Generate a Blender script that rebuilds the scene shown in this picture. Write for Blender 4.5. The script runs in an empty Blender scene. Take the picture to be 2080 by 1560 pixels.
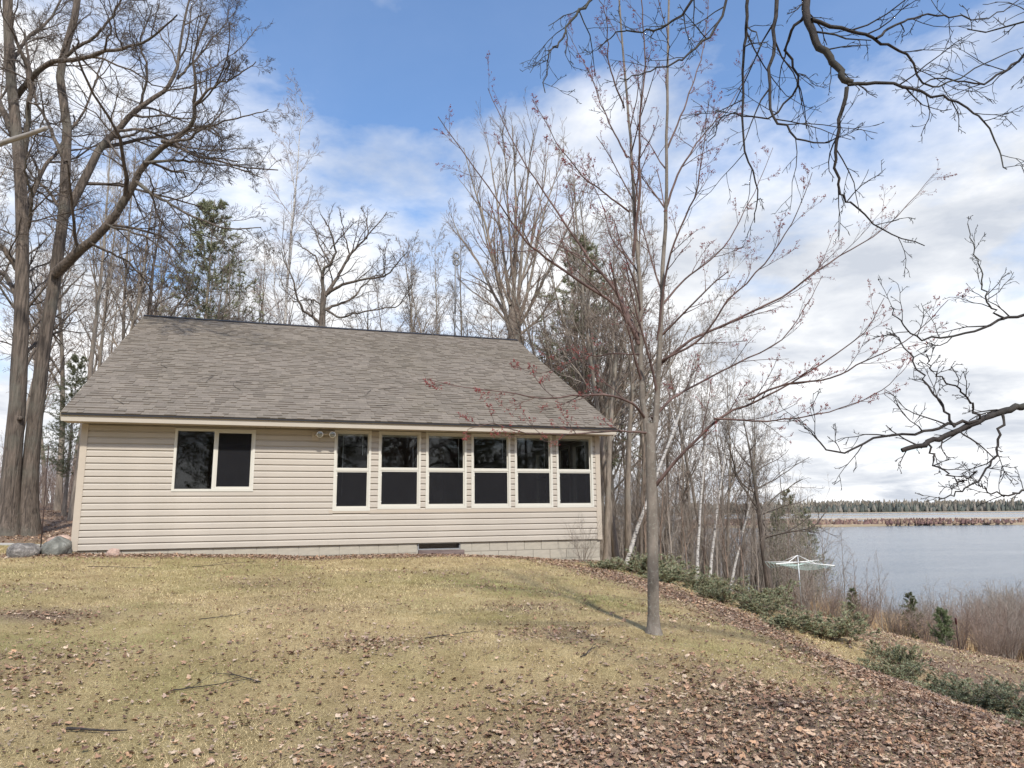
import bpy, math, random
import numpy as np
from mathutils import Matrix, Vector

# ------------------------------------------------------------------ camera, sky, sun, exposure
scn = bpy.context.scene
col = scn.collection
CAMZ = 1.6
PITCH, ROLL, FPX = 0.1747, -0.0097, 1467.9
cd = bpy.data.cameras.new('camera'); cam = bpy.data.objects.new('camera', cd); col.objects.link(cam)
cd.sensor_width = 36; cd.lens = 36 * FPX / 2080; cd.clip_start = 0.05; cd.clip_end = 6000
_fw = Vector((0, math.cos(PITCH), math.sin(PITCH))); _up = Vector((0, -math.sin(PITCH), math.cos(PITCH))); _rt = Vector((1, 0, 0))
_r = _rt * math.cos(ROLL) + _up * math.sin(ROLL); _u = -_rt * math.sin(ROLL) + _up * math.cos(ROLL)
cam.matrix_world = Matrix(((_r.x, _u.x, -_fw.x, 0), (_r.y, _u.y, -_fw.y, 0), (_r.z, _u.z, -_fw.z, CAMZ), (0, 0, 0, 1)))
scn.camera = cam

PSI = 0.313                                   # direction of the cottage's front wall
SUN_AZ = math.atan2(math.sin(PSI), -math.cos(PSI)); SUN_EL = math.radians(49)
w = bpy.data.worlds.new('World'); scn.world = w; w.use_nodes = True
nt = w.node_tree; nt.nodes.clear()
def N(t, **k):
    n = nt.nodes.new(t)
    for a, b in k.items(): setattr(n, a, b)
    return n
def lk(a, b): nt.links.new(a, b)
out = N('ShaderNodeOutputWorld'); bg = N('ShaderNodeBackground'); lk(bg.outputs[0], out.inputs[0])
sky = N('ShaderNodeTexSky', sky_type='NISHITA', sun_disc=False)
sky.sun_elevation = SUN_EL; sky.sun_rotation = SUN_AZ; sky.air_density = 1.0; sky.dust_density = 0.6; sky.ozone_density = 4.0
SKY = 0.14
bg.inputs[1].default_value = SKY
# clouds: a layer overhead, seen in perspective
tc = N('ShaderNodeTexCoord'); sx = N('ShaderNodeSeparateXYZ'); lk(tc.outputs['Generated'], sx.inputs[0])
def M(op, a, b=None, c=None):
    m = N('ShaderNodeMath', operation=op)
    for i, v in enumerate((a, b, c)):
        if v is None: continue
        if isinstance(v, (int, float)): m.inputs[i].default_value = v
        else: lk(v, m.inputs[i])
    return m.outputs[0]
dz = M('ADD', M('MAXIMUM', sx.outputs[2], 0.0), 0.16)
cx = N('ShaderNodeCombineXYZ'); lk(M('DIVIDE', sx.outputs[0], dz), cx.inputs[0]); lk(M('DIVIDE', sx.outputs[1], dz), cx.inputs[1])
def noise(scale, det, rough, off, dist=0.0):
    mp = N('ShaderNodeMapping'); mp.inputs[1].default_value = off; lk(cx.outputs[0], mp.inputs[0])
    n = N('ShaderNodeTexNoise'); n.inputs['Scale'].default_value = scale; n.inputs['Detail'].default_value = det
    n.inputs['Roughness'].default_value = rough; n.inputs['Distortion'].default_value = dist
    lk(mp.outputs[0], n.inputs['Vector']); return n.outputs[0]
n1 = noise(0.85, 7, 0.55, (0.95, 36.04, 1.3), 0.35)
n2 = noise(2.6, 6, 0.6, (7.3, 2.2, 3.0), 0.2)
dens = M('ADD', M('MULTIPLY', n1, 0.7), M('MULTIPLY', n2, 0.3))
dens = M('ADD', dens, M('MULTIPLY', M('MAXIMUM', M('SUBTRACT', 0.46, sx.outputs[2]), -0.25), 0.42))     # cover thickens towards the horizon
def ramp(fac, stops):
    r = N('ShaderNodeValToRGB'); lk(fac, r.inputs[0]); e = r.color_ramp.elements
    while len(e) < len(stops): e.new(0.5)
    for i, (p, c) in enumerate(stops): e[i].position = p; e[i].color = (*c, 1)
    return r.outputs[0]
mask = ramp(dens, [(0.43, (.07, .07, .07)), (0.50, (.55, .55, .55)), (0.575, (1, 1, 1))])
n3 = noise(1.7, 6, 0.6, (1.3, 9.2, 5.0), 0.3)
shade = ramp(n3, [(0.33, (3.5, 3.75, 4.2)), (0.47, (4.8, 4.95, 5.2)), (0.60, (6.4, 6.4, 6.45))])
mix = N('ShaderNodeMix', data_type='RGBA'); lk(mask, mix.inputs['Factor']); hs = N('ShaderNodeHueSaturation'); hs.inputs['Saturation'].default_value = 1.12; hs.inputs['Value'].default_value = 1.22; lk(sky.outputs[0], hs.inputs['Color']); lk(hs.outputs[0], mix.inputs['A']); lk(shade, mix.inputs['B'])
lk(mix.outputs['Result'], bg.inputs[0])

sl = bpy.data.lights.new('sun', 'SUN'); sl.energy = 3.6; sl.angle = math.radians(2.5); sl.color = (1, .95, .87)
so = bpy.data.objects.new('sun', sl); col.objects.link(so)
sd = Vector((math.sin(SUN_AZ) * math.cos(SUN_EL), math.cos(SUN_AZ) * math.cos(SUN_EL), math.sin(SUN_EL)))
so.rotation_euler = sd.to_track_quat('Z', 'Y').to_euler(); so.location = sd * 60
vs = scn.view_settings
vs.view_transform = 'Standard'; vs.look = 'None'; vs.exposure = 0.42; vs.gamma = 1; vs.use_curve_mapping = False
try:
    scn.cycles.max_bounces = 6; scn.cycles.transparent_max_bounces = 12; scn.cycles.caustics_reflective = False; scn.cycles.caustics_refractive = False
except Exception: pass

# ------------------------------------------------------------------ helpers
R = math.radians
def tag(o, label=None, cat=None, group=None, kind=None):
    for k, v in (('label', label), ('category', cat), ('group', group), ('kind', kind)):
        if v: o[k] = v
    return o
def empty(name, loc=(0, 0, 0), rz=0):
    o = bpy.data.objects.new(name, None); col.objects.link(o); o.location = loc; o.rotation_euler = (0, 0, rz); o.empty_display_size = .2
    return o
def link(name, me, parent=None, loc=(0, 0, 0), rot=(0, 0, 0)):
    o = bpy.data.objects.new(name, me); col.objects.link(o); o.location = loc; o.rotation_euler = rot
    if parent: o.parent = parent
    return o
def np_mesh(name, V, Fs, mat=None, smooth=False, color=None):
    """V (n,3); Fs list of index arrays (m,3) or (m,4)"""
    me = bpy.data.meshes.new(name); V = np.asarray(V, np.float32)
    Fs = [np.asarray(f, np.int32) for f in Fs if len(f)]
    nl = sum(f.size for f in Fs); nf = sum(len(f) for f in Fs)
    me.vertices.add(len(V)); me.vertices.foreach_set('co', V.ravel())
    me.loops.add(nl); me.loops.foreach_set('vertex_index', np.concatenate([f.ravel() for f in Fs]))
    st, p = [], 0
    for f in Fs:
        st.append(p + np.arange(len(f)) * f.shape[1]); p += f.size
    me.polygons.add(nf); me.polygons.foreach_set('loop_start', np.concatenate(st).astype(np.int32))
    me.polygons.foreach_set('use_smooth', np.full(nf, bool(smooth)))
    me.update(calc_edges=True)
    if color is not None:
        a = me.color_attributes.new('tint', 'FLOAT_COLOR', 'POINT')
        c = np.ones((len(V), 4), np.float32); c[:, :color.shape[1]] = color; a.data.foreach_set('color', c.ravel())
    if mat: me.materials.append(mat)
    return me
BF = np.array([(0, 3, 2, 1), (4, 5, 6, 7), (0, 1, 5, 4), (1, 2, 6, 5), (2, 3, 7, 6), (3, 0, 4, 7)])
class MB:
    def __init__(s): s.V, s.F, s.n = [], [], 0
    def add(s, V, F):
        V = np.asarray(V, float); s.V.append(V)
        for f in (F if isinstance(F, list) else [F]): s.F.append(np.asarray(f) + s.n)
        s.n += len(V); return s
    def box(s, x0, x1, y0, y1, z0, z1):
        return s.add([(x0, y0, z0), (x1, y0, z0), (x1, y1, z0), (x0, y1, z0), (x0, y0, z1), (x1, y0, z1), (x1, y1, z1), (x0, y1, z1)], BF)
    def frame(s, x0, x1, z0, z1, wd, y0, y1, bot=None):
        b = bot or wd
        s.box(x0, x0 + wd, y0, y1, z0, z1); s.box(x1 - wd, x1, y0, y1, z0, z1)
        s.box(x0 + wd, x1 - wd, y0 + .0015, y1, z1 - wd, z1); s.box(x0 + wd, x1 - wd, y0 + .0015, y1, z0, z0 + b); return s
    def tube(s, pts, rad, sides=8, caps=True):
        pts = np.asarray(pts, float)[None]; rad = np.broadcast_to(np.asarray(rad, float), pts.shape[1])[None]
        V, F = tubes(pts, rad, sides); n = pts.shape[1]
        s.add(V, F)
        if caps:
            b = s.n - len(V)
            for ring, flip in ((0, True), (n - 1, False)):
                idx = b + ring * sides + np.arange(sides); c = V[ring * sides:(ring + 1) * sides].mean(0)
                s.V.append(c[None]); ci = s.n; s.n += 1
                f = np.stack([idx, np.roll(idx, -1), np.full(sides, ci)], 1)
                s.F.append(f[:, ::-1] if flip else f)
        return s
    def mesh(s, name, mat, smooth=False):
        q = [f for f in s.F if f.shape[1] == 4]; t = [f for f in s.F if f.shape[1] == 3]
        Fs = ([np.concatenate(q)] if q else []) + ([np.concatenate(t)] if t else [])
        return np_mesh(name, np.concatenate(s.V), Fs, mat, smooth)
    def build(s, name, mat, parent=None, smooth=False, **k): return link(name, s.mesh(name, mat, smooth), parent, **k)
def norm(v): return v / np.maximum(np.linalg.norm(v, axis=-1, keepdims=True), 1e-9)
def tubes(pts, rad, m):
    n, k, _ = pts.shape
    T = np.empty_like(pts); T[:, 1:-1] = pts[:, 2:] - pts[:, :-2] if k > 2 else 0; T[:, 0] = pts[:, 1] - pts[:, 0]; T[:, -1] = pts[:, -1] - pts[:, -2]
    T = norm(T); mean = norm(pts[:, -1] - pts[:, 0])
    ref = np.where(np.abs(mean[:, 2:3]) > .8, np.array([[1., 0.2, 0]]), np.array([[0, 0.1, 1.]]))[:, None]
    A = norm(np.cross(T, ref)); B = np.cross(T, A)
    th = np.arange(m) * 2 * math.pi / m
    V = pts[:, :, None] + rad[:, :, None, None] * (A[:, :, None] * np.cos(th)[:, None] + B[:, :, None] * np.sin(th)[:, None])
    i = np.arange(n)[:, None, None] * (k * m) + np.arange(k - 1)[None, :, None] * m + np.arange(m)
    j = np.arange(n)[:, None, None] * (k * m) + np.arange(k - 1)[None, :, None] * m + (np.arange(m) + 1) % m
    F = np.stack([i, j, j + m, i + m], -1).reshape(-1, 4)
    return V.reshape(-1, 3), F
def smoothpath(P, n):
    P = np.asarray(P, float); m = len(P)
    Q = np.concatenate([[2 * P[0] - P[1]], P, [2 * P[-1] - P[-2]]])
    t = np.linspace(0, m - 1 - 1e-6, n); i = t.astype(int); u = (t - i)[:, None]
    a, b, c, d = Q[i], Q[i + 1], Q[i + 2], Q[i + 3]
    return .5 * (2 * b + (c - a) * u + (2 * a - 5 * b + 4 * c - d) * u ** 2 + (3 * b - 3 * c + d - a) * u ** 3)

# ------------------------------------------------------------------ materials
def mat(name, fn, **pr):
    m = bpy.data.materials.new(name); m.use_nodes = True; t = m.node_tree; b = t.nodes['Principled BSDF']
    for k, v in pr.items():
        b.inputs[k.replace('_', ' ')].default_value = v
    if fn: fn(t, b)
    return m
def tn(t, ty, ins=None, **k):
    n = t.nodes.new(ty)
    for a, b in k.items(): setattr(n, a, b)
    for a, b in (ins or {}).items():
        if hasattr(b, 'is_output'): t.links.new(b, n.inputs[a])
        else: n.inputs[a].default_value = b
    return n
def tnoise(t, scale, det=4, rough=.55, vec=None, stretch=None, coord='Object', dist=0):
    c = tn(t, 'ShaderNodeTexCoord').outputs[coord] if vec is None else vec
    if stretch: c = tn(t, 'ShaderNodeMapping', {0: c, 'Scale': stretch}).outputs[0]
    return tn(t, 'ShaderNodeTexNoise', {'Vector': c, 'Scale': scale, 'Detail': det, 'Roughness': rough, 'Distortion': dist}).outputs[0]
def tramp(t, fac, stops):
    r = tn(t, 'ShaderNodeValToRGB', {0: fac}); e = r.color_ramp.elements
    while len(e) < len(stops): e.new(.5)
    for i, (p, c) in enumerate(stops): e[i].position = p; e[i].color = (*c, 1)
    return r.outputs[0]
def tmix(t, f, a, b, mode='MIX'):
    n = tn(t, 'ShaderNodeMix', data_type='RGBA', blend_type=mode)
    for i, v in (('Factor', f), ('A', a), ('B', b)):
        s = [x for x in n.inputs if x.name == i and (x.type == 'RGBA' or (i == 'Factor' and x.type == 'VALUE'))][0]
        if hasattr(v, 'is_output'): t.links.new(v, s)
        else: s.default_value = v if i == 'Factor' else (*v, 1)
    return [x for x in n.outputs if x.type == 'RGBA'][0]
def bump(t, b, h, strength=.5, dist=.01):
    t.links.new(tn(t, 'ShaderNodeBump', {'Height': h, 'Strength': strength, 'Distance': dist}).outputs[0], b.inputs['Normal'])
def setc(t, b, c): t.links.new(c, b.inputs['Base Color'])
def bark(name, c0, c1, c2=None, sc=9, st=(1, 1, .18), bs=.8, bd=.03, spots=None):
    def fn(t, b):
        n = tnoise(t, sc, 6, .65, stretch=st, dist=.4); c = tramp(t, n, [(.32, c0), (.62, c1)])
        if c2: c = tmix(t, tramp(t, tnoise(t, 1.3, 3), [(.5, (0, 0, 0)), (.66, (.8, .8, .8))]), c, c2)
        if spots: c = tmix(t, tramp(t, tnoise(t, 32, 5, .75), [(.54, (0, 0, 0)), (.66, (.8, .8, .8))]), c, spots)
        setc(t, b, c); bump(t, b, n, bs, bd)
    return mat(name, fn, Roughness=.9)
M_ = {}
M_['oak'] = bark('oak_bark', (.035, .027, .022), (.19, .152, .122), (.14, .132, .108), 17, (1, 1, .10), 1.0, .09)
M_['oaktwig'] = bark('oak_twig_bark', (.05, .04, .034), (.135, .108, .088), None, 6, (1, 1, .5), .3, .01)
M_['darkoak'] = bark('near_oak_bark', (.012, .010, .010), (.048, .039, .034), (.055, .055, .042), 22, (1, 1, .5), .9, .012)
M_['maple'] = bark('maple_bark', (.10, .085, .068), (.24, .205, .17), None, 7, (1, 1, .35), .5, .008, spots=(.29, .285, .245))
M_['mapletwig'] = bark('maple_twig_bark', (.06, .036, .031), (.155, .10, .085), None, 6, (1, 1, .5), .3, .005)
M_['wood'] = bark('woodland_bark', (.11, .09, .072), (.30, .25, .20), (.25, .235, .195), 8, (1, 1, .2), .8, .03)
M_['woodtwig'] = bark('woodland_twig', (.11, .085, .068), (.25, .195, .155), None, 5, (1, 1, .5), .2, .01)
M_['browntwig'] = bark('brown_twig', (.13, .095, .072), (.28, .205, .155), None, 5, (1, 1, .5), .2, .01)
M_['redtwig'] = bark('red_twig', (.17, .12, .095), (.33, .25, .205), None, 5, (1, 1, .5), .2, .01)
M_['greytwig'] = bark('grey_twig', (.18, .15, .125), (.36, .31, .26), None, 5, (1, 1, .5), .2, .01)
def _birch(t, b):
    n = tnoise(t, 5, 5, .6, stretch=(1.2, 1.2, 5)); c = tramp(t, n, [(.38, (.06, .052, .045)), (.45, (.46, .44, .41)), (.7, (.62, .60, .565))])
    setc(t, b, c); bump(t, b, n, .3, .01)
M_['birch'] = mat('birch_bark', _birch, Roughness=.7)
def tinted(name, rough=.9, k=.25, sc=8, trans=0):
    def fn(t, b):
        a = tn(t, 'ShaderNodeVertexColor', layer_name='tint').outputs[0]
        n = tnoise(t, sc, 4); c = tmix(t, 1.0, a, tramp(t, n, [(.3, (1 - k,) * 3), (.7, (1 + k,) * 3)]), 'MULTIPLY'); setc(t, b, c)
    return mat(name, fn, Roughness=rough, Specular_IOR_Level=.2)
M_['leaf'] = tinted('fallen_leaf', .75, .25, 30)
M_['blade'] = tinted('grass_blade', .8, .15, 3)
M_['needle'] = tinted('needles', .7, .2, 3)
M_['deadwood'] = bark('bleached_dead_wood', (.20, .18, .165), (.33, .31, .285), None, 9, (.3, 1, 1), .5, .01)
M_['bud'] = mat('red_bud', None, Base_Color=(.26, .055, .05, 1), Roughness=.6)

# ------------------------------------------------------------------ terrain
CP = np.array([(0, 0, 0), (-5, 0, .1), (-12, 0, .35), (4, 0, -.25), (-3.1, 4.7, .16), (0, 4.6, .08), (2.8, 4.5, -.02), (1.5, 8.2, .29), (-1, 10, .43), (-5, 9.5, .5),
 (-8.29, 13.89, .90), (-5.8, 14.7, .80), (-3.06, 15.6, .71), (-.49, 16.4, .65), (1.08, 16.9, .50), (1.8, 17.15, .44), (-9, 8, .6), (-12, 14, .97), (-13, 20, 1.07),
 (-14, 30, 1.45), (-22, 48, 2.0), (-40, 30, 2.2), (-30, 5, 1.2), (-6, 30, .9), (0, 34, .3), (-10, 60, 1.0), (2.6, 13.4, .28), (3.5, 11.2, -.02), (4.1, 8.5, -.25), (4.2, 6.5, -.25),
 (4.6, 3, -.5), (5.4, 9.5, -.75), (7.1, 10.6, -1.0), (11, 16.4, -1.75), (8.7, 20.3, -1.5), (8.4, 22, -1.45), (5.5, 20, -.75), (3.6, 18.5, 0), (3, 24, -.3), (7.8, 24, -1.3), (13, 25, -2.9), (16, 22, -3.0),
 (18, 17, -3.1), (13, 10, -2.2), (10, 3, -1.6), (16, -5, -2.5), (18, 38, -4.6), (30, 28, -4.6), (10, 42, -4.0), (20, 52, -5.3), (8, 62, -5.2), (0, 60, -2.6), (-4, 85, -4.0), (40, 40, -5.6), (60, 20, -5.6), (60, 70, -6), (20, 90, -6),
 (0, 120, -6), (-60, 110, 1), (-80, 40, 3), (-60, -30, 2), (0, -30, .3), (40, -30, -4.5), (90, -20, -6), (150, 150, -7), (-150, 200, 0), (0, 300, -7)], float)
def tps_fit(P):
    n = len(P); d2 = ((P[:, None, :2] - P[None, :, :2]) ** 2).sum(-1)
    K = .5 * d2 * np.log(np.maximum(d2, 1e-12)); A = np.zeros((n + 3, n + 3)); A[:n, :n] = K + np.eye(n) * .3
    A[:n, n] = 1; A[:n, n + 1:] = P[:, :2]; A[n:, :n] = A[:n, n:].T
    return np.linalg.solve(A, np.concatenate([P[:, 2], [0, 0, 0]]))
_w = tps_fit(CP)
_rb = np.random.default_rng(5); _bw = _rb.normal(size=(14, 2)) * np.array([[1.2]]); _bp = _rb.uniform(0, 6.28, 14)
def hgt(x, y):
    x = np.asarray(x, float); y = np.asarray(y, float); sh = x.shape; x = x.ravel(); y = y.ravel(); z = np.empty(len(x))
    for s in range(0, len(x), 20000):
        X, Y = x[s:s + 20000], y[s:s + 20000]
        d2 = (X[:, None] - CP[:, 0]) ** 2 + (Y[:, None] - CP[:, 1]) ** 2
        z[s:s + 20000] = (.5 * d2 * np.log(np.maximum(d2, 1e-12))) @ _w[:-3] + _w[-3] + _w[-2] * X + _w[-1] * Y
    r = np.hypot(x, y - 20)
    f = np.clip((r - 110) / 120, 0, 1); far = np.where(x < -.25 * y + 5, 1.5, -7.0)
    z = z * (1 - f) + far * f
    z += .012 * sum(np.sin(x * a[0] * 1.7 + y * a[1] * 1.7 + q) for a, q in zip(_bw, _bp)) / 2 * np.clip(1.5 - r / 60, 0, 1)
    return z.reshape(sh)
def h1(x, y): return float(hgt(np.array([x]), np.array([y]))[0])
# cottage frame in world coordinates
HA = np.array([-8.2886, 13.8917, CAMZ - .6467]); HD = np.array([math.cos(PSI), math.sin(PSI)]); HI = np.array([-math.sin(PSI), math.cos(PSI)])
HL, HDEP = 10.85, 13.94
def hlocal(x, y): return (x - HA[0]) * HD[0] + (y - HA[1]) * HD[1], (x - HA[0]) * HI[0] + (y - HA[1]) * HI[1]
def hworld(lx, ly): return HA[0] + HD[0] * lx + HI[0] * ly, HA[1] + HD[1] * lx + HI[1] * ly

_jl = np.array([(1.4, 16.2), (2.2, 14.4), (3.1, 12.6), (3.9, 10.9), (4.4, 9.2), (4.5, 7.6), (4.7, 5.5), (5, 2)])
def edge_d(x, y):
    """distance to the juniper line; negative on the lawn side"""
    xe = np.interp(y, _jl[::-1, 1], _jl[::-1, 0]); return x - xe
def litter(x, y):
    """how densely leaves cover the ground, 0..1"""
    x = np.asarray(x, float); y = np.asarray(y, float)
    g = lambda a: np.exp(-a * a)
    wob = .5 * np.sin(x * 1.9 + y * .7) + .5 * np.sin(x * .8 - y * 1.6 + 2) + .4 * np.sin(3.1 * x + 2.3 * y)
    lx, ly = hlocal(x, y); d = edge_d(x, y)
    fore = 1 / (1 + np.exp((y - 6.1 - .45 * wob - .35 * (x - 1)) * 2.2)) / (1 + np.exp(-(x + 1.1 + .4 * wob + (y - 5) * .1) * 1.8))
    slope = g((d + .55) / (.75 + .03 * np.clip(12 - y, 0, 9))) * np.clip((16.5 - y) / 2, 0, 1)
    house = np.where((lx > -1.2) & (lx < HL + 1.5), g((ly + .35) / .42), 0) * (ly < .02)
    patch = g((x + 5.5) / .75) * g((y - 8.7) / .38) * .95 + g((x - .5) / .5) * g((y - 7.9) / .4) * .5 + g((x + 1.4) / .6) * g((y - 7.4) / .35) * .45
    for (a_, b_, c_, d_, e_) in ((-3.9, 11.5, .9, .5, .35), (-1.6, 12.6, 1.2, .4, .3), (-.2, 11.2, .7, .5, .35), (.3, 9.6, .8, .5, .4), (-2.6, 9.3, .9, .4, .35), (-6.8, 10.2, 1.0, .5, .3), (2.2, 9.4, .7, .5, .35), (-4.4, 6.6, .8, .5, .4)): patch = np.maximum(patch, g((x - a_ + .3 * wob) / c_) * g((y - b_ + .25 * wob) / d_) * e_)
    terr = 1 / (1 + np.exp(-(d - 1.6) * 2)) * (.75 + .2 * wob) * np.where(y > 5, 1, .5)
    woods = 1 / (1 + np.exp(-(y - 16.8) * 2)) * (x < -7.5) * .9 + 1 / (1 + np.exp(-(y - 18.5) * 1.5)) * (x > 2) * .6
    cl = np.sin(x * 5.3 + 2 * np.sin(y * 3.1)) * np.sin(y * 4.7 + 2 * np.sin(x * 2.9)); thin = .03 + .03 * wob + .13 * np.clip(cl, 0, 1) ** 2 + .12 * g(np.maximum(y - 5, 0) / 1.4)
    return np.clip(np.maximum.reduce([fore * .9, slope * .95, house * .9, patch, terr, woods, thin]), 0, 1)

def lines(c, fine, lo, hi, far, grow=1.16):
    a = list(np.arange(lo, hi + 1e-6, fine)); s = fine
    while a[-1] < far: s *= grow; a.append(a[-1] + s)
    s = fine
    while a[0] > -far: s *= grow; a.insert(0, a[0] - s)
    return np.array(a)
gx = lines(0, .22, -11, 12, 1500); gy = lines(0, .22, 2.5, 24, 1500)
GX, GY = np.meshgrid(gx, gy); GZ = hgt(GX, GY)
nx, ny = len(gx), len(gy); ii = (np.arange(ny - 1)[:, None] * nx + np.arange(nx - 1)).ravel()
lit = litter(GX.ravel(), GY.ravel())
def _ground(t, b):
    co = tn(t, 'ShaderNodeTexCoord').outputs['Object']
    a = tn(t, 'ShaderNodeVertexColor', layer_name='tint').outputs[0]
    big = tnoise(t, .55, 4, .6, co); mid = tnoise(t, 2.6, 5, .65, co); fine = tnoise(t, 38, 5, .75, co); fib = tnoise(t, 90, 3, .7, co, (1, .35, 1))
    dry = tramp(t, mid, [(.3, (.36, .265, .135)), (.55, (.50, .385, .20)), (.75, (.57, .46, .26))])
    grn = tramp(t, mid, [(.3, (.21, .18, .065)), (.7, (.33, .285, .11))])
    c = tmix(t, tramp(t, big, [(.46, (0, 0, 0)), (.70, (.8, .8, .8))]), dry, grn)
    soil = tramp(t, fine, [(.3, (.12, .082, .062)), (.5, (.235, .165, .122)), (.7, (.36, .27, .205))])
    c = tmix(t, a, c, soil)
    c = tmix(t, 1.0, c, tramp(t, fine, [(.28, (.55, .52, .5)), (.5, (1, 1, 1)), (.75, (1.2, 1.2, 1.15))]), 'MULTIPLY')
    setc(t, b, c)
    h = tn(t, 'ShaderNodeMath', {0: fine, 1: fib}, operation='ADD').outputs[0]
    bump(t, b, h, .9, .03)
M_['ground'] = mat('ground_turf', _ground, Roughness=.95, Specular_IOR_Level=.1)
gm = np_mesh('ground', np.stack([GX.ravel(), GY.ravel(), GZ.ravel()], 1), [np.stack([ii, ii + 1, ii + nx + 1, ii + nx], 1)], M_['ground'], True,
             np.repeat(np.clip(lit * 1.1, 0, 1)[:, None], 3, 1))
tag(link('ground', gm), 'dry tan lawn falling away to the lake, patched with green and leaves', kind='structure')

def _water(t, b):
    n = tnoise(t, .9, 4, .6, stretch=(1, 2.6, 1)); n2 = tnoise(t, .06, 3, .6, stretch=(1, 3, 1))
    h = tn(t, 'ShaderNodeMath', {0: n, 1: n2}, operation='MULTIPLY').outputs[0]
    bump(t, b, h, .6, .5)
M_['water'] = mat('lake_water', _water, Base_Color=(.10, .125, .15, 1), Roughness=.16, IOR=1.33)
LZ = -4.8
tag(link('lake', np_mesh('lake', [(-1500, 20, LZ), (3000, 20, LZ), (3000, 3500, LZ), (-1500, 3500, LZ)], [[(0, 1, 2, 3)]], M_['water'])), 'calm pale grey-blue lake beyond the brush', kind='structure')

# ------------------------------------------------------------------ the cottage
def paint(name, c, rough=.5, var=.06, sc=3, dirt=None):
    def fn(t, b):
        n = tnoise(t, sc, 5, .6, stretch=(.4, 1, 1.5)); k = tramp(t, n, [(.3, tuple(x * (1 - var) for x in c)), (.7, tuple(min(1, x * (1 + var)) for x in c))])
        if dirt: k = tmix(t, tramp(t, tnoise(t, 1.1, 6, .7), [(.5, (0, 0, 0)), (.8, (.5, .5, .5))]), k, dirt)
        setc(t, b, k)
    return mat(name, fn, Roughness=rough, Specular_IOR_Level=.35)
M_['siding'] = paint('taupe_vinyl_siding', (.425, .382, .325), .55, .06, 2.0, (.35, .315, .265))
M_['trim'] = paint('taupe_trim', (.46, .40, .325), .5, .04)
M_['vinyl'] = paint('cream_window_vinyl', (.57, .55, .485), .4, .03)
M_['fascia'] = paint('tan_fascia', (.43, .385, .32), .45, .05)
M_['dark'] = mat('dark_drip_edge', None, Base_Color=(.012, .011, .014, 1), Roughness=.6)
M_['inside'] = paint('dim_interior', (.10, .075, .055), .8, .1)  # the rooms' dimness is put into this dark brown
M_['block'] = paint('concrete_block', (.40, .365, .30), .9, .12, 9, (.34, .32, .26))
M_['mortar'] = paint('mortar', (.36, .34, .30), .95, .1, 9)
M_['timber'] = bark('weathered_timber', (.09, .065, .06), (.20, .15, .135), None, 12, (.15, 1, 1), .5, .01)
M_['metal'] = mat('grey_metal', None, Base_Color=(.42, .43, .44, 1), Metallic=.7, Roughness=.45)
M_['white'] = mat('white_enamel', None, Base_Color=(.86, .86, .83, 1), Roughness=.4)
M_['lens'] = mat('lamp_lens', None, Base_Color=(.22, .22, .20, 1), Roughness=.12, Metallic=.5)
def _glass(t, b):
    o = [n for n in t.nodes if n.type == 'OUTPUT_MATERIAL'][0]
    g = tn(t, 'ShaderNodeBsdfGlossy', {'Roughness': .02, 'Color': (1, 1, 1, 1)}); tr = tn(t, 'ShaderNodeBsdfTransparent', {'Color': (.88, .90, .89, 1)})
    fr = tn(t, 'ShaderNodeFresnel', {'IOR': 1.45}); m = tn(t, 'ShaderNodeMixShader', {0: fr.outputs[0], 1: tr.outputs[0], 2: g.outputs[0]})
    t.links.new(m.outputs[0], o.inputs[0])
M_['glass'] = mat('window_glass', _glass)
def _screen(t, b):
    o = [n for n in t.nodes if n.type == 'OUTPUT_MATERIAL'][0]
    d = tn(t, 'ShaderNodeBsdfDiffuse', {'Color': (.026, .026, .029, 1)}); tr = tn(t, 'ShaderNodeBsdfTransparent')
    m = tn(t, 'ShaderNodeMixShader', {0: .5, 1: tr.outputs[0], 2: d.outputs[0]}); t.links.new(m.outputs[0], o.inputs[0])
M_['screen'] = mat('insect_screen', _screen)
_shst = [(0, (.158, .137, .113)), (.3, (.177, .153, .127)), (.6, (.194, .168, .139)), (.85, (.212, .183, .151)), (1, (.170, .145, .121))]
def _sh(src):
    def fn(t, b):
        f = tn(t, 'ShaderNodeObjectInfo').outputs['Random'] if src == 'obj' else tn(t, 'ShaderNodeVertexColor', layer_name='tint').outputs[0]
        c = tramp(t, f, _shst); n = tnoise(t, 60, 4, .8); c = tmix(t, 1.0, c, tramp(t, n, [(.3, (.72, .72, .72)), (.7, (1.28, 1.28, 1.28))]), 'MULTIPLY')
        moss = tramp(t, tnoise(t, .5, 4, .6, coord='Object' if src != 'obj' else 'Generated'), [(.45, (1, 1, 1)), (.75, (.86, .86, .82))]); setc(t, b, tmix(t, 1.0, c, moss, 'MULTIPLY'))
        bump(t, b, n, .4, .004)
    return fn
M_['shingle'] = mat('asphalt_shingle', _sh('obj'), Roughness=.95, Specular_IOR_Level=.15)
M_['shingles'] = mat('asphalt_shingles', _sh('att'), Roughness=.95, Specular_IOR_Level=.15)

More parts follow.
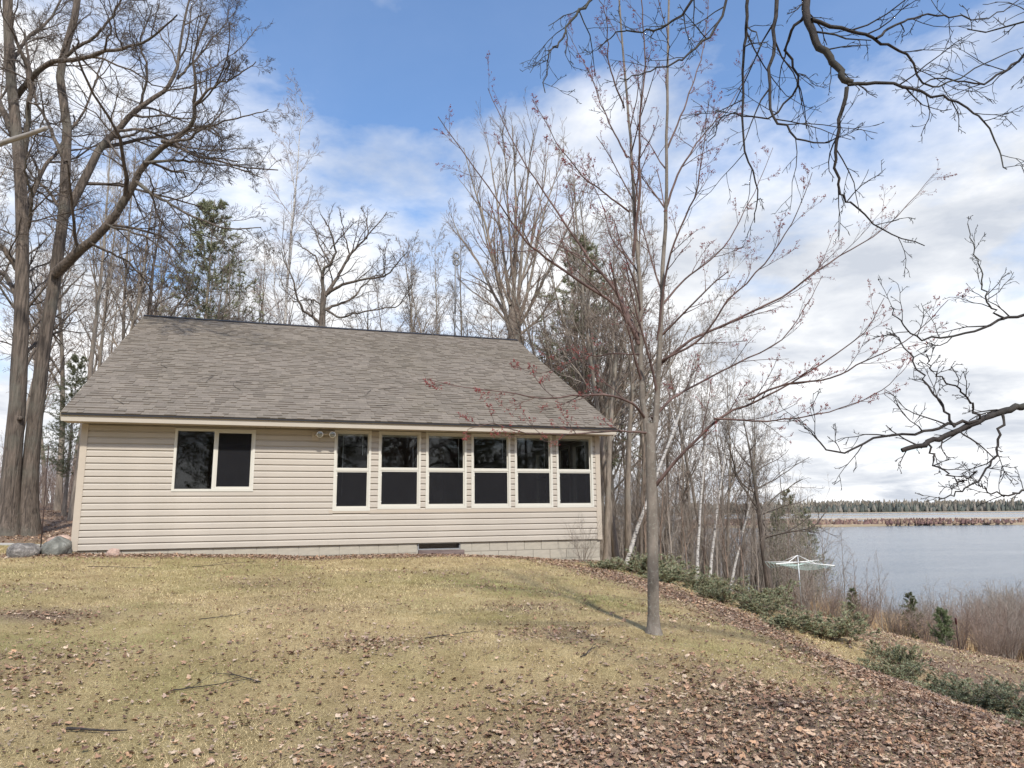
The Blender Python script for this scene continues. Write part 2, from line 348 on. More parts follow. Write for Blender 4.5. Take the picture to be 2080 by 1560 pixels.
house = empty('house', (HA[0], HA[1], HA[2]), PSI)
tag(house, 'single-storey tan vinyl-sided lake cottage with a brown shingle roof', 'house')
C = .127; WT = 2.40
SL = (1.625, 3.147, 1.10, 2.355)
WS = [(4.73, 5.505, .69, 2.395)] + [(a, a + .922, .725, 2.392) for a in (5.664, 6.698, 7.728, 8.750, 9.772)]
OPN = [SL] + WS
mb = MB(); xs = 0.0                                    # front wall round its openings
for (a, b_, z0, z1) in OPN:
    mb.box(xs, a + .03, 0, .12, 0, WT); mb.box(a + .03, b_ - .03, .001, .12, 0, z0 + .03)
    if z1 < WT - .02: mb.box(a + .03, b_ - .03, .001, .12, z1 - .03, WT)
    xs = b_ - .03
mb.box(xs, HL, 0, .12, 0, WT)
wall_o = mb.build('front_wall', M_['siding'], house)
RD, RH, EO, SO, EZ = 7.4088, 3.8286, .4389, .294, 2.557   # roof: run, rise, overhangs, eave height
SLP = math.hypot(RD, RH); cs, sn = RD / SLP, RH / SLP
# side walls (right one has windows), back wall, gables, floor and ceiling
mb = MB(); mb.box(-.0, .12, .121, HDEP - .121, 0, WT); mb.build('side_wall', M_['siding'], house)
mb = MB(); ys = .121
for a in (.45, 1.5, 3.2):
    mb.box(HL - .12, HL, ys, a, 0, WT); mb.box(HL - .12, HL, a, a + .85, 0, .72); mb.box(HL - .12, HL, a, a + .85, 2.3, WT); ys = a + .85
mb.box(HL - .12, HL, ys, HDEP - .121, 0, WT); mb.build('side_wall', M_['siding'], house)
for a in (.45, 1.5, 3.2):
    f = MB(); [f.box(HL - .13, HL + .02, a + p, a + q, z0, z1) for p, q, z0, z1 in ((-.02, .05, .70, 2.32), (.80, .87, .70, 2.32), (.05, .80, .70, .77), (.05, .80, 2.25, 2.32), (.05, .80, 1.52, 1.57))]
    wo = f.build('side_window', M_['vinyl'], house); MB().box(HL - .06, HL - .055, a + .05, a + .80, .77, 2.25).build('pane', M_['glass'], wo)
MB().box(0, HL, HDEP - .12, HDEP, 0, WT).build('back_wall', M_['siding'], house)
gz = EZ - .05 + EO * sn / cs
for x0 in (0.0, HL - .12):
    P = [(0, WT), (HDEP, WT), (HDEP / 2, WT + (RD - EO) * sn / cs - .02)]
    V = [(x0, y, z) for y, z in P] + [(x0 + .12, y, z) for y, z in P]
    MB().add(V, [np.array([(0, 1, 4, 3), (1, 2, 5, 4), (2, 0, 3, 5)]), np.array([(0, 2, 1), (3, 4, 5)])]).build('gable_wall', M_['siding'], house)
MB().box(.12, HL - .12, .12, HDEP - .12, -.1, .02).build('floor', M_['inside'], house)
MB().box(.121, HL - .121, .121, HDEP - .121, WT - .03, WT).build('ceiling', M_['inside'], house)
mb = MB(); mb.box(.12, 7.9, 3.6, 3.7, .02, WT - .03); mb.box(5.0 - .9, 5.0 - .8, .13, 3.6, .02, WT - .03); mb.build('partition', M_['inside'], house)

# siding, one object for every length of board
prof = [(0, -.003), (.001, -.026), (.004, -.0265), (.086, -.021), (.100, -.011), (.112, -.005), (.127, -.003)]
def siding_mesh(x0, x1, h):
    pr = [(z, y) for z, y in prof if z <= h + 1e-6]
    if h < .126: pr.append((h, pr[-1][1]))
    n = len(pr); V = [(x0, y, z) for z, y in pr] + [(x1, y, z) for z, y in pr] + [(x0, .003, 0), (x1, .003, 0)]
    F = [(i, i + 1, n + i + 1, n + i) for i in range(n - 1)] + [(0, n, 2 * n + 1, 2 * n)]
    return np_mesh('siding_board', V, [np.array(F)[:, ::-1]], M_['siding'])
rs = random.Random(4)
for k in range(19):
    z0 = k * C; h = min(C, WT - z0 - .002); segs = [(.088, HL - .088)]
    for (a, b_, q0, q1) in OPN:
        if min(q1, z0 + h) - max(q0, z0) > .5 * h:
            segs = [s for (u, v) in segs for s in ((u, min(v, a + .01)), (max(u, b_ - .01), v)) if s[1] - s[0] > .02]
    for (u, v) in segs:
        cuts = [u]
        while v - cuts[-1] > 4.4: cuts.append(cuts[-1] + rs.uniform(2.0, 3.7))
        cuts.append(v)
        for a, b_ in zip(cuts, cuts[1:]):
            link('siding_board', siding_mesh(a + .0008, b_ - .0008, h), house, (0, -.0005 * rs.random(), z0))
for x0, x1 in ((-.028, .09), (HL - .09, HL + .028)):
    mb = MB(); mb.box(x0, x1, -.036, -.0005, -.012, WT - .004); mb.box(x0 if x0 < 1 else x1 - .0275, x0 + .0275 if x0 < 1 else x1, -.0004, .09, -.012, WT - .004); mb.build('corner_board', M_['trim'], house)
mb = MB()
mb.box(4.66, HL - .088, -.029, -.001, .650, .722); mb.build('sill_trim', M_['trim'], house)

# windows
sx0, sx1, sz0, sz1 = SL
wo = MB().frame(sx0, sx1, sz0, sz1, .05, -.034, .10).build('sliding_window', M_['vinyl'], house)
MB().box((sx0 + sx1) / 2 - .03, (sx0 + sx1) / 2 + .025, -.018, .06, sz0 + .05, sz1 - .05).build('meeting_stile', M_['vinyl'], wo)
MB().frame((sx0 + sx1) / 2 + .026, sx1 - .051, sz0 + .051, sz1 - .051, .028, -.012, .03, .045).build('sash', M_['vinyl'], wo)
MB().box(sx0 + .05, (sx0 + sx1) / 2 - .03, .035, .04, sz0 + .05, sz1 - .05).build('pane', M_['glass'], wo)
MB().box((sx0 + sx1) / 2 + .05, sx1 - .075, .012, .017, sz0 + .09, sz1 - .075).build('pane', M_['glass'], wo)
MB().box((sx0 + sx1) / 2 + .05, sx1 - .075, -.006, -.004, sz0 + .09, sz1 - .075).build('screen', M_['screen'], wo)
for i, (a, b_, z0, z1) in enumerate(WS):
    zm = z0 + (z1 - z0) * .505
    wo = MB().frame(a, b_, z0, z1, .05, -.034, .10).build('window', M_['vinyl'], house)
    MB().box(a + .051, b_ - .051, -.022, .05, zm - .022, zm + .022).build('meeting_rail', M_['vinyl'], wo)
    MB().frame(a + .051, b_ - .051, zm + .0225, z1 - .051, .022, .02, .055).build('upper_sash', M_['vinyl'], wo)
    MB().frame(a + .051, b_ - .051, z0 + .051, zm - .0225, .026, -.014, .03, .05).build('lower_sash', M_['vinyl'], wo)
    MB().box(a + .07, b_ - .07, .036, .040, zm + .02, z1 - .07).build('pane', M_['glass'], wo)
    MB().box(a + .075, b_ - .075, .010, .014, z0 + .095, zm - .045).build('pane', M_['glass'], wo)
    MB().box(a + .075, b_ - .075, -.008, -.006, z0 + .095, zm - .045).build('screen', M_['screen'], wo)
    for zz in (z0 + .16, zm - .12): MB().box(a + .066, a + .08, -.02, -.0075, zz - .008, zz + .008).build('screen_clip', M_['white'], wo)
    MB().box(a + .06, b_ - .06, .065, .095, z1 - .115, z1 - .055).build('blind_headrail', M_['vinyl'], wo)
    cxp = b_ - .16 if i else a + .19
    mb = MB(); mb.tube([(cxp, .08, z1 - .115), (cxp + .01 * (i % 2), .08, zm - (.55 if i == 0 else .02))], .0035, 5)
    if i == 0: mb.tube([(b_ - .17, .08, z1 - .11), (b_ - .172, .08, z1 - .52)], .005, 5)
    mb.build('blind_cord', M_['white'], wo)
# foundation
fo = MB(); fo.box(.02, 6.55, .032, .22, -.9, -.002); fo.box(7.50, HL - .02, .032, .22, -.9, -.002); fo.box(6.55, 7.50, .032, .22, -.9, -.15)
fo.box(.02, .2, .221, HDEP, -.9, -.002); fo.box(HL - .2, HL - .02, .221, HDEP, -.9, -.002)
fo = fo.build('foundation', M_['mortar'], house)
bm_ = {}
for row in range(4):
    z1 = -.006 - row * .203; x = .022 - (row % 2) * .2
    while x < HL - .03:
        a, b_ = max(x, .022), min(x + .397, HL - .022); x += .407
        spans = [(a, b_)]
        if row == 0: spans = [s for s in ((a, min(b_, 6.555)), (max(a, 7.495), b_)) if s[1] - s[0] > .03]
        for a2, b2 in spans:
            key = round(b2 - a2, 3)
            if key not in bm_: bm_[key] = MB().box(0, key, 0, .02, -.195 if row or 1 else 0, 0).mesh('concrete_block', M_['block'])
            link('concrete_block', bm_[key], fo, (a2, .013 + rs.uniform(-.002, .003), z1))
vo = MB().frame(6.556, 7.494, -.149, -.004, .02, .03, .10).build('basement_window', M_['metal'], house)
MB().box(6.575, 7.475, .08, .086, -.13, -.022).build('pane', M_['glass'], vo)
MB().box(6.56, 7.49, .20, .22, -.15, -.004).build('backing', M_['inside'], vo)
MB().box(7.44, 7.485, .035, .075, -.128, -.024).build('vent_shutter', M_['dark'], vo)

# eaves and roof
MB().box(-SO, HL + SO, -EO + .02, -EO + .045, WT, EZ - .032).build('fascia', M_['fascia'], house)
MB().box(-SO - .004, HL + SO + .004, -EO + .004, -EO + .019, WT + .105, EZ - .030).build('fascia_cap', M_['fascia'], house)
mb = MB()
for k in range(38):
    x0 = -SO + .02 + k * (HL + 2 * SO - .04) / 38; mb.box(x0 + .003, x0 + (HL + 2 * SO - .04) / 38 - .003, -EO + .046, -.032, WT + .002, WT + .012)
mb.build('soffit', M_['trim'], house)
def rp(x, s, o=0.0, back=False):          # a point on the front slope: s metres up from the eave, o above it
    y, z = -EO + s * cs - o * sn, EZ + s * sn + o * cs
    return (x, (2 * (RD - EO) - y) if back else y, z)
def slab(mb, x0, x1, s0, s1, o0, o1, back=False):
    V = [rp(x, s, o, back) for o in (o0, o1) for x, s in ((x0, s0), (x1, s0), (x1, s1), (x0, s1))]
    return mb.add(V, BF if not back else BF[:, ::-1])
mb = MB(); slab(mb, -SO, HL + SO, .0, SLP - .012, -.03, -.004); slab(mb, -SO, HL + SO, 0, SLP - .012, -.03, .012, True)
roof = mb.build('roof', M_['shingles'], house)
me = roof.data; a = me.color_attributes.new('tint', 'FLOAT_COLOR', 'POINT'); a.data.foreach_set('color', np.full(len(me.vertices) * 4, .35, np.float32))
mb = MB(); slab(mb, -SO - .006, HL + SO + .006, -.018, .05, -.034, -.0305); mb.box(-SO, HL + SO, -EO - .012, -EO + .003, EZ - .045, EZ - .014); mb.build('drip_edge', M_['dark'], roof)
for x0 in (-SO - .02, HL + SO + .001):
    mb = MB(); slab(mb, x0, x0 + .019, 0, SLP - .02, -.15, -.008); slab(mb, x0, x0 + .019, 0, SLP - .02, -.15, -.008, True); mb.build('rake_board', M_['fascia'], house)
mb = MB(); slab(mb, -SO - .01, HL + SO + .01, SLP - .13, SLP + .012, .010, .030); slab(mb, -SO - .01, HL + SO + .01, SLP - .13, SLP + .012, .010, .030, True); mb.build('ridge_vent', M_['dark'], roof)
EXPO = .1437; nrow = int((SLP - .1) / EXPO); rs = random.Random(9); nsh = 0
WID = (.11, .15, .20, .26); shm = {}
def shv(wd, th): return [(0, 0, .001), (wd, 0, .001), (wd, .175, -.004), (0, .175, -.004), (0, 0, th), (wd, 0, th), (wd, .175, .0005), (0, .175, .0005)]
allV, allC = [], []
for row in range(nrow + 1):
    s0 = -.012 + row * EXPO; x = -SO - .008 - rs.uniform(0, .2); xe = HL + SO + .008
    while x < xe:
        wd = rs.choice(WID); a, b_ = max(x, -SO - .008), min(x + wd, xe); x += wd
        if b_ - a < .02: continue
        th = rs.choice((.006, .007, .018, .020))
        if nsh < 300:
            nsh += 1; key = (round(b_ - a, 3), th)
            if key not in shm: shm[key] = np_mesh('shingle', shv(b_ - a - .002, th), [BF], M_['shingle'])
            o = link('shingle', shm[key], roof, rp(a, s0), (math.atan2(RH, RD), 0, 0))
        else:
            v = np.array(shv(b_ - a - .002, th)); s_, o_ = v[:, 1] + s0, v[:, 2]
            allV.append(np.stack([v[:, 0] + a, -EO + s_ * cs - o_ * sn, EZ + s_ * sn + o_ * cs], 1)); allC.append(np.full((8, 3), rs.random()))
n = len(allV); F = (np.arange(n)[:, None, None] * 8 + BF[None]).reshape(-1, 4)
tag(link('shingles', np_mesh('shingles', np.concatenate(allV), [F], M_['shingles'], False, np.concatenate(allC)), roof), kind='stuff')
# flood light and roof antenna
fl = MB().box(4.26, 4.40, -.05, -.014, 2.16, 2.335).build('flood_light', M_['trim'], house)
MB().tube([(4.33, -.05, 2.27), (4.36, -.13, 2.27), (4.50, -.15, 2.29), (4.62, -.15, 2.29)], .022, 8).build('arm', M_['trim'], fl, True)
for lx in (4.42, 4.675):
    c = np.array([lx, -.19, 2.285]); d = norm(np.array([-.12, -1, -.22])); mb = MB()
    mb.tube([c + d * q for q in (-.06, -.045, 0, .085, .10)], [.02, .045, .055, .066, .066], 20); hd = mb.build('lamp_head', M_['white'], fl, True)
    MB().tube([c + d * .1005, c + d * .106], [.056, .052], 20).build('lens', M_['lens'], hd, True)
ax, ay = 9.0, RD - EO; az = EZ + RH
M_['mast'] = mat('dull_galvanised', None, Base_Color=(.20, .20, .20, 1), Metallic=.3, Roughness=.6)
an = MB().tube([(ax, ay, az + .70), (ax, ay, az + 2.46)], .026, 8).build('antenna', M_['mast'], house, True)
for px, py in ((8.22, -.12), (9.88, -.28), (ax + .1, .5)):
    zz = az - abs(py) * sn / cs + .03
    MB().tube([(px, ay + py, zz), (ax, ay, az + 1.2)], .019, 6).build('tripod_leg', M_['metal'], an, True)
MB().tube([(ax - .33, ay - .06, az + .72), (ax + .42, ay - .12, az + .66)], .013, 6).build('brace', M_['metal'], an, True)
for zc in (2.56, 2.79):
    th = np.linspace(0, 2 * math.pi, 25); MB().tube([(ax + .03 + .10 * math.cos(q), ay, az + zc + .10 * math.sin(q)) for q in th], .032, 8, False).build('ring', M_['mast'], an, True)

# ------------------------------------------------------------------ trees: generators
UP = np.array([0, 0, 1.])
def march(g, P, D, L, k, wig, up):
    n = len(P); pts = np.empty((n, k + 1, 3)); pts[:, 0] = P; d = norm(np.asarray(D, float)); st = (np.asarray(L) / k)[:, None]
    for i in range(k):
        d = norm(d + g.normal(0, wig, (n, 3)) + UP * up); pts[:, i + 1] = pts[:, i] + d * st
    return pts
def taper(r0, r1, k): return r0[:, None] + (r1 - r0)[:, None] * np.linspace(0, 1, k + 1) ** .8
def spawn(g, pts, rad, per, t0, t1, a0, a1, rl):
    """children of every branch: base points, directions, radii there, position along the parent, parent length"""
    n, k = pts.shape[0], pts.shape[1] - 1
    idx = np.repeat(np.arange(n), per); j = np.tile(np.arange(per), n)
    t = t0 + (t1 - t0) * (j + g.random(len(idx))) / per; s = np.minimum(t * k, k - 1e-4); i = s.astype(int); u = (s - i)[:, None]
    P = pts[idx, i] * (1 - u) + pts[idx, i + 1] * u; T = norm(pts[idx, i + 1] - pts[idx, i]); r = rad[idx, i] * (1 - u[:, 0]) + rad[idx, i + 1] * u[:, 0]
    a = g.normal(size=P.shape); pe = norm(a - T * (a * T).sum(-1, keepdims=True)); an = g.uniform(a0, a1, len(idx))[:, None]
    L = np.linalg.norm(np.diff(pts, axis=1), axis=2).sum(1)[idx]
    return P, T * np.cos(an) + pe * np.sin(an), r, t, L * rl * g.uniform(.6, 1.25, len(idx))
def batch(lst):
    V, F, n = [], [], 0
    for pts, rad, m in lst:
        v, f = tubes(pts, rad, m); V.append(v); F.append(f + n); n += len(v)
    return np.concatenate(V), np.concatenate(F)
def wmesh(name, lst, m): V, F = batch(lst); return np_mesh(name, V, [F], m, True)
def ramify(g, pts, rad, spec, twig):
    """spec rows: (per, t0, t1, a0, a1, rl, k, wig, up, sides)"""
    outl = []
    for q, (per, t0, t1, a0, a1, rl, k, wig, up, sd_) in enumerate(spec):
        P, D, r, t, L = spawn(g, pts, rad, per, t0, t1, a0, a1, rl)
        L = L * (1 - .55 * t)
        last = q == len(spec) - 1
        r0 = np.maximum(np.minimum(r * .62, .016 * L + twig), twig); r1 = np.maximum(r0 * .4, twig * .7)
        pts = march(g, P, D, L, k, wig, up); rad = taper(r0, r1, k); outl.append((pts, rad, sd_))
    return outl
def gen_tree(seed, H, r0, n1=13, t0=.35, a=(.6, 1.1), len0=.36, wig=.09, up=.05, spec=None, twig=.005, lean=.03, multi=0, mt=(.1, .3), low=0):
    g = np.random.default_rng(seed)
    tr = march(g, np.zeros((1, 3)), np.array([[lean, 0, 1.]]), np.array([H * (.2 if multi else 1.0)]), 14, .035, .03)
    rd = taper(np.array([r0]), np.array([r0 * .75 if multi else twig * 1.6]), 14); rd[:, 0] *= 1.35; rd[:, 1] *= 1.05
    trunk = [(tr, rd, 10)]; base, brad = tr, rd
    if multi:
        P, D, r, t, L = spawn(g, tr, rd, multi, .55, 1.0, mt[0], mt[1], 1)
        L = H * g.uniform(.62, .86, len(P)); base = march(g, P, D, L, 12, .045, .035); brad = taper(r * .55, np.full(len(P), twig * 2), 12); trunk.append((base, brad, 7))
    P, D, r, t, L = spawn(g, base, brad, n1, t0, 1.0, a[0], a[1], len0)
    tt = (t - t0) / (1 - t0); L = L * (1.05 - .7 * tt) * (np.where(tt < .15, 1 - low, 1)); q0 = np.maximum(np.minimum(r * .55, .018 * L), twig * 1.5)
    l1 = march(g, P, D, L, 8, wig, up); q = taper(q0, np.maximum(q0 * .3, twig), 8); trunk.append((l1, q, 5))
    crown = ramify(g, l1, q, spec, twig)
    return trunk, crown
SP = [(6, .15, .95, .5, 1.0, .55, 5, .12, .04, 4), (5, .15, 1, .4, .95, .55, 4, .14, .03, 3), (4, .1, 1, .35, .9, .6, 3, .15, .02, 3)]
OAKSP = [(6, .12, .95, .6, 1.2, .55, 6, .22, .03, 4), (5, .15, 1, .5, 1.1, .55, 4, .26, .02, 3), (4, .1, 1, .4, 1.0, .6, 3, .26, .02, 3)]
BIR = [(6, .15, .95, .4, .8, .5, 5, .09, .02, 3), (5, .15, 1, .35, .8, .6, 4, .10, -.03, 3), (4, .1, 1, .3, .7, .7, 3, .10, -.05, 3)]
VAR = {}
def variant(key, mt_, mc, **k):
    tr, cr = gen_tree(**k); VAR[key] = (wmesh(key + '_trunk', tr, M_[mt_]), wmesh(key + '_crown', cr, M_[mc]))
variant('slim_a', 'wood', 'woodtwig', seed=11, H=13, r0=.13, n1=18, t0=.32, a=(.45, .9), len0=.24, spec=SP, wig=.08, up=.07)
variant('slim_b', 'wood', 'greytwig', seed=12, H=14, r0=.12, n1=18, t0=.40, a=(.4, .8), len0=.2, spec=SP, wig=.08, up=.08)
variant('slim_c', 'wood', 'woodtwig', seed=13, H=11, r0=.10, n1=16, t0=.25, a=(.5, 1.0), len0=.28, spec=SP, wig=.1, up=.06)
variant('brown', 'wood', 'browntwig', seed=14, H=9, r0=.11, n1=16, t0=.15, a=(.4, .9), len0=.4, spec=SP, wig=.09, up=.07, multi=0)
variant('oak_a', 'oak', 'oaktwig', seed=21, H=10.5, r0=.22, n1=13, t0=.28, a=(.7, 1.25), len0=.5, spec=OAKSP, wig=.16, up=.05)
variant('oak_b', 'oak', 'oaktwig', seed=22, H=12, r0=.24, n1=14, t0=.32, a=(.6, 1.15), len0=.42, spec=OAKSP, wig=.15, up=.05)
variant('birch_a', 'birch', 'redtwig', seed=31, H=14, r0=.10, n1=20, t0=.35, a=(.4, .8), len0=.22, spec=BIR, wig=.06, up=.06, twig=.0035)
variant('birch_b', 'birch', 'greytwig', seed=32, H=10, r0=.068, n1=16, t0=.42, a=(.4, .9), len0=.22, spec=BIR, wig=.06, up=.05, lean=.12, twig=.0035)
variant('multi', 'wood', 'browntwig', seed=42, H=10.5, r0=.22, n1=9, t0=.15, a=(.3, .7), len0=.34, spec=SP, multi=6, mt=(.15, .5), up=.06)
variant('sapling', 'browntwig', 'browntwig', seed=51, H=4.2, r0=.028, n1=12, t0=.2, a=(.4, .9), len0=.3, spec=[(5, .15, 1, .4, .9, .55, 4, .1, .05, 3), (4, .1, 1, .4, .9, .6, 3, .12, .03, 3)], twig=.003)
variant('sapling_b', 'greytwig', 'greytwig', seed=52, H=5, r0=.03, n1=12, t0=.25, a=(.35, .8), len0=.25, spec=[(5, .15, 1, .4, .8, .55, 4, .09, .05, 3), (4, .1, 1, .4, .8, .6, 3, .1, .03, 3)], twig=.003)
def shrubmesh(seed, n, H, spread, twig, m):
    g = np.random.default_rng(seed); an = g.uniform(0, 6.28, n); tl = g.uniform(.05, spread, n)
    D = np.stack([np.cos(an) * np.sin(tl), np.sin(an) * np.sin(tl), np.cos(tl)], 1); P = D * .0 + np.stack([np.cos(an), np.sin(an), 0 * an], 1) * g.uniform(0, .18, n)[:, None]
    pts = march(g, P, D, H * g.uniform(.5, 1.05, n), 7, .07, .03); rad = taper(np.full(n, twig * 2.6), np.full(n, twig), 7)
    return wmesh('stems', [(pts, rad, 4)], m), wmesh('twigs', ramify(g, pts, rad, [(6, .2, 1, .3, .8, .4, 4, .1, .04, 3), (4, .15, 1, .3, .8, .55, 3, .12, .03, 3)], twig * .8), m)
VAR['bush_red'] = shrubmesh(61, 26, 2.0, .6, .004, M_['redtwig'])
VAR['bush_grey'] = shrubmesh(62, 24, 2.6, .65, .004, M_['greytwig'])
VAR['bush_brown'] = shrubmesh(63, 26, 1.5, .8, .0035, M_['browntwig'])
def pinemesh(key, seed, H, r0, lmax, col0, col1, t0=.2, tuft=.13, per=5, dens=9, upb=.05):
    g = np.random.default_rng(seed)
    tr = march(g, np.zeros((1, 3)), np.array([[.01, 0, 1.]]), np.array([H]), 12, .012, .03); rd = taper(np.array([r0]), np.array([.012]), 12)
    nl = int(H * (1 - t0) / (.42 if H > 4 else .22)) * per
    P, D, r, t, L = spawn(g, tr, rd, nl, t0, .985, 1.05, 1.5, 1)
    tt = (t - t0) / (1 - t0); L = lmax * (1.02 - tt) ** .8 * g.uniform(.55, 1.1, nl) * np.clip(.5 + tt * 4, 0, 1) + .12
    l1 = march(g, P, D, L, 6, .06, upb); q = taper(np.maximum(.012 * L, .006), np.full(nl, .004), 6)
    P2, D2, r2, t2, L2 = spawn(g, l1, q, 9, .2, 1, .5, 1.0, .38); l2 = march(g, P2, D2, L2, 3, .08, .05); q2 = taper(np.full(len(P2), .005), np.full(len(P2), .003), 3)
    # needle tufts along the twigs
    P3, D3, r3, t3, _ = spawn(g, l2, q2, dens, .2, 1, .2, 1.2, 1); n = len(P3)
    k = 5; a = norm(D3[:, None] + g.normal(0, .55, (n, k, 3)) + UP * .15) * (tuft * g.uniform(.6, 1.1, (n, k, 1)))
    s = norm(np.cross(a, g.normal(size=(n, k, 3)))) * tuft * .085; B = np.repeat(P3[:, None], k, 1)
    V = np.stack([B - s, B + s, B + a], 2).reshape(-1, 3); F = np.arange(len(V)).reshape(-1, 3)
    c = np.repeat(np.array(col0) + (np.array(col1) - np.array(col0)) * g.random((n, 1)), k * 3, 0)
    VAR[key] = (wmesh(key + '_trunk', [(tr, rd, 8), (l1, q, 4), (l2, q2, 3)], M_['wood']), np_mesh(key + '_crown', V, [F], M_['needle'], False, c))
pinemesh('pine', 71, 12, .17, 3.0, (.13, .145, .08), (.31, .32, .20), t0=.22, tuft=.18, per=4, dens=7)
pinemesh('small_pine', 72, 2.1, .03, .75, (.10, .13, .06), (.24, .28, .15), t0=.12, tuft=.13, per=5, dens=7, upb=.12)
pinemesh('spruce', 73, 2.3, .04, .5, (.08, .10, .045), (.20, .23, .10), t0=.06, tuft=.06, per=7, dens=12)
def plant(key, name, x, y, s=1.0, rz=0.0, label=None, cat='tree', group=None, dz=-.05, lean=(0, 0), z=None, parts=('trunk', 'crown')):
    o = empty(name, (x, y, (h1(x, y) if z is None else z) + dz), rz); o.scale = (s, s, s); o.rotation_euler = (lean[0], lean[1], rz)
    for pn, me in zip(parts, VAR[key]): link(pn, me, o)
    return tag(o, label, cat, group)

# pixel of the 2080-wide photograph + distance -> point in the place (used to lay out the big limbs in depth)
def at(px, py, Y):
    d = np.array(_fw) + np.array(_r) * (px - 1040) / FPX + np.array(_u) * (780 - py) / FPX
    t = Y / d[1]; return np.array([d[0] * t, Y, CAMZ + d[2] * t])
def limb(P, Y0, Y1, n=14):
    m = len(P); return smoothpath([at(x, y, Y0 + (Y1 - Y0) * (i / (m - 1)) ** 1.0) for i, (x, y) in enumerate(P)], n)
def hero(name, limbs, spec, twig, mt_, mc, seed, extra=None, trunk_n=1, per_first=None, crook=1.0):
    """limbs: (pixel path, Y0, Y1, r0, r1); the first trunk_n are trunks"""
    g = np.random.default_rng(seed); K = 22; tl, L = [], []
    for P, Y0, Y1, r0, r1 in limbs:
        p = limb(P, Y0, Y1, K + 1); kk = 0 if P is limbs[0][0] else crook; p[1:-1] += (g.normal(0, .012, (K - 1, 3)) + np.cumsum(g.normal(0, .022, (K - 1, 3)), 0) * np.sin(np.linspace(0, math.pi, K - 1))[:, None]) * kk; L.append((p, r0 + (r1 - r0) * np.linspace(0, 1, K + 1) ** .75))
    pts = np.stack([p for p, _ in L]); rad = np.stack([r for _, r in L])
    for i in range(trunk_n): rad[i, 0] *= 1.6; rad[i, 1] *= 1.2; rad[i, 2] *= 1.06
    tl = [(pts[:trunk_n], rad[:trunk_n], 14), (pts[trunk_n:], rad[trunk_n:], 7)]
    cr = ramify(g, pts[trunk_n:] if per_first is None else pts[per_first:], rad[trunk_n:] if per_first is None else rad[per_first:], spec, twig)
    return tl, cr

# ------------------------------------------------------------------ the twin oaks beside the cottage
YO = 20.0
A_l = [([(15, 1096), (20, 1000), (30, 880), (37, 800), (42, 700), (45, 560), (44, 420), (35, 280), (20, 130), (12, -90)], YO, YO - .5, .27, .12),
       ([(46, 330), (60, 258), (72, 180), (62, 117), (33, 60), (20, -40)], YO, YO - 1.5, .10, .03), ([(36, 290), (0, 210), (-60, 130), (-120, 20)], YO, YO + 1, .12, .04),
       ([(30, 200), (92, 132), (175, 121), (242, 96), (308, 72), (360, 30)], YO, YO - 2, .10, .02), ([(44, 560), (8, 505), (-40, 470), (-110, 380)], YO, YO - 1, .10, .03),
       ([(42, 640), (14, 560), (-20, 535), (-80, 500)], YO, YO + 2, .09, .03), ([(45, 440), (90, 350), (130, 300), (190, 200), (215, 90)], YO, YO + 2, .08, .02),
       ([(22, 130), (60, 70), (110, 20), (150, -60)], YO, YO + 1, .07, .02), ([(44, 500), (75, 400), (60, 330), (90, 240)], YO, YO - 2, .06, .015)]
B_l = [([(56, 1094), (59, 1000), (68, 880), (78, 800), (90, 700), (105, 610), (120, 500), (130, 420), (134, 310), (136, 250), (122, 160), (133, 100), (155, 20), (165, -90)], YO + .3, YO, .235, .09),
       ([(112, 556), (150, 520), (179, 492), (221, 450), (267, 383), (288, 337), (329, 287), (367, 262), (396, 233), (397, 205), (400, 170), (394, 110), (425, 30)], YO, YO - 2.5, .16, .025),
       ([(130, 437), (167, 375), (200, 308), (233, 267), (283, 225), (325, 192), (358, 158), (367, 104), (378, 30), (400, -60)], YO + .3, YO + 1.5, .15, .025),
       ([(278, 370), (310, 392), (342, 408), (400, 437), (471, 460), (530, 462)], YO - 1.2, YO - 2.5, .06, .012), ([(292, 331), (354, 328), (417, 333), (492, 346), (535, 362)], YO - 1.2, YO, .05, .012),
       ([(329, 287), (375, 287), (417, 271), (479, 250), (545, 222)], YO - 1.5, YO - 3, .055, .012), ([(233, 267), (300, 262), (380, 300), (450, 305), (520, 300)], YO + .5, YO + 2, .05, .012),
       ([(396, 215), (430, 180), (470, 165), (520, 125)], YO - 2.3, YO - 3, .045, .012), ([(360, 160), (410, 110), (450, 60), (480, 20)], YO + 1.4, YO + 2.5, .045, .012),
       ([(134, 330), (95, 250), (70, 180), (50, 60)], YO, YO + 2, .07, .02), ([(133, 115), (190, 60), (230, 0), (270, -60)], YO, YO - 1, .06, .02), ([(130, 440), (95, 380), (60, 360), (10, 300)], YO + .3, YO + 2, .06, .02),
       ([(283, 225), (300, 150), (290, 80), (310, 10)], YO + 1, YO, .05, .015), ([(215, 455), (280, 480), (330, 520), (370, 580)], YO - .8, YO - 1.5, .04, .012), ([(180, 492), (240, 520), (290, 560), (320, 610)], YO - .6, YO + 1, .04, .012)]
HSP = [(10, .10, 1, .45, 1.1, .48, 7, .20, .03, 4), (7, .12, 1, .45, 1.05, .52, 5, .23, .02, 3), (5, .15, 1, .4, 1.0, .66, 4, .15, .015, 3), (4, .15, 1, .35, .9, .8, 3, .12, .01, 3)]
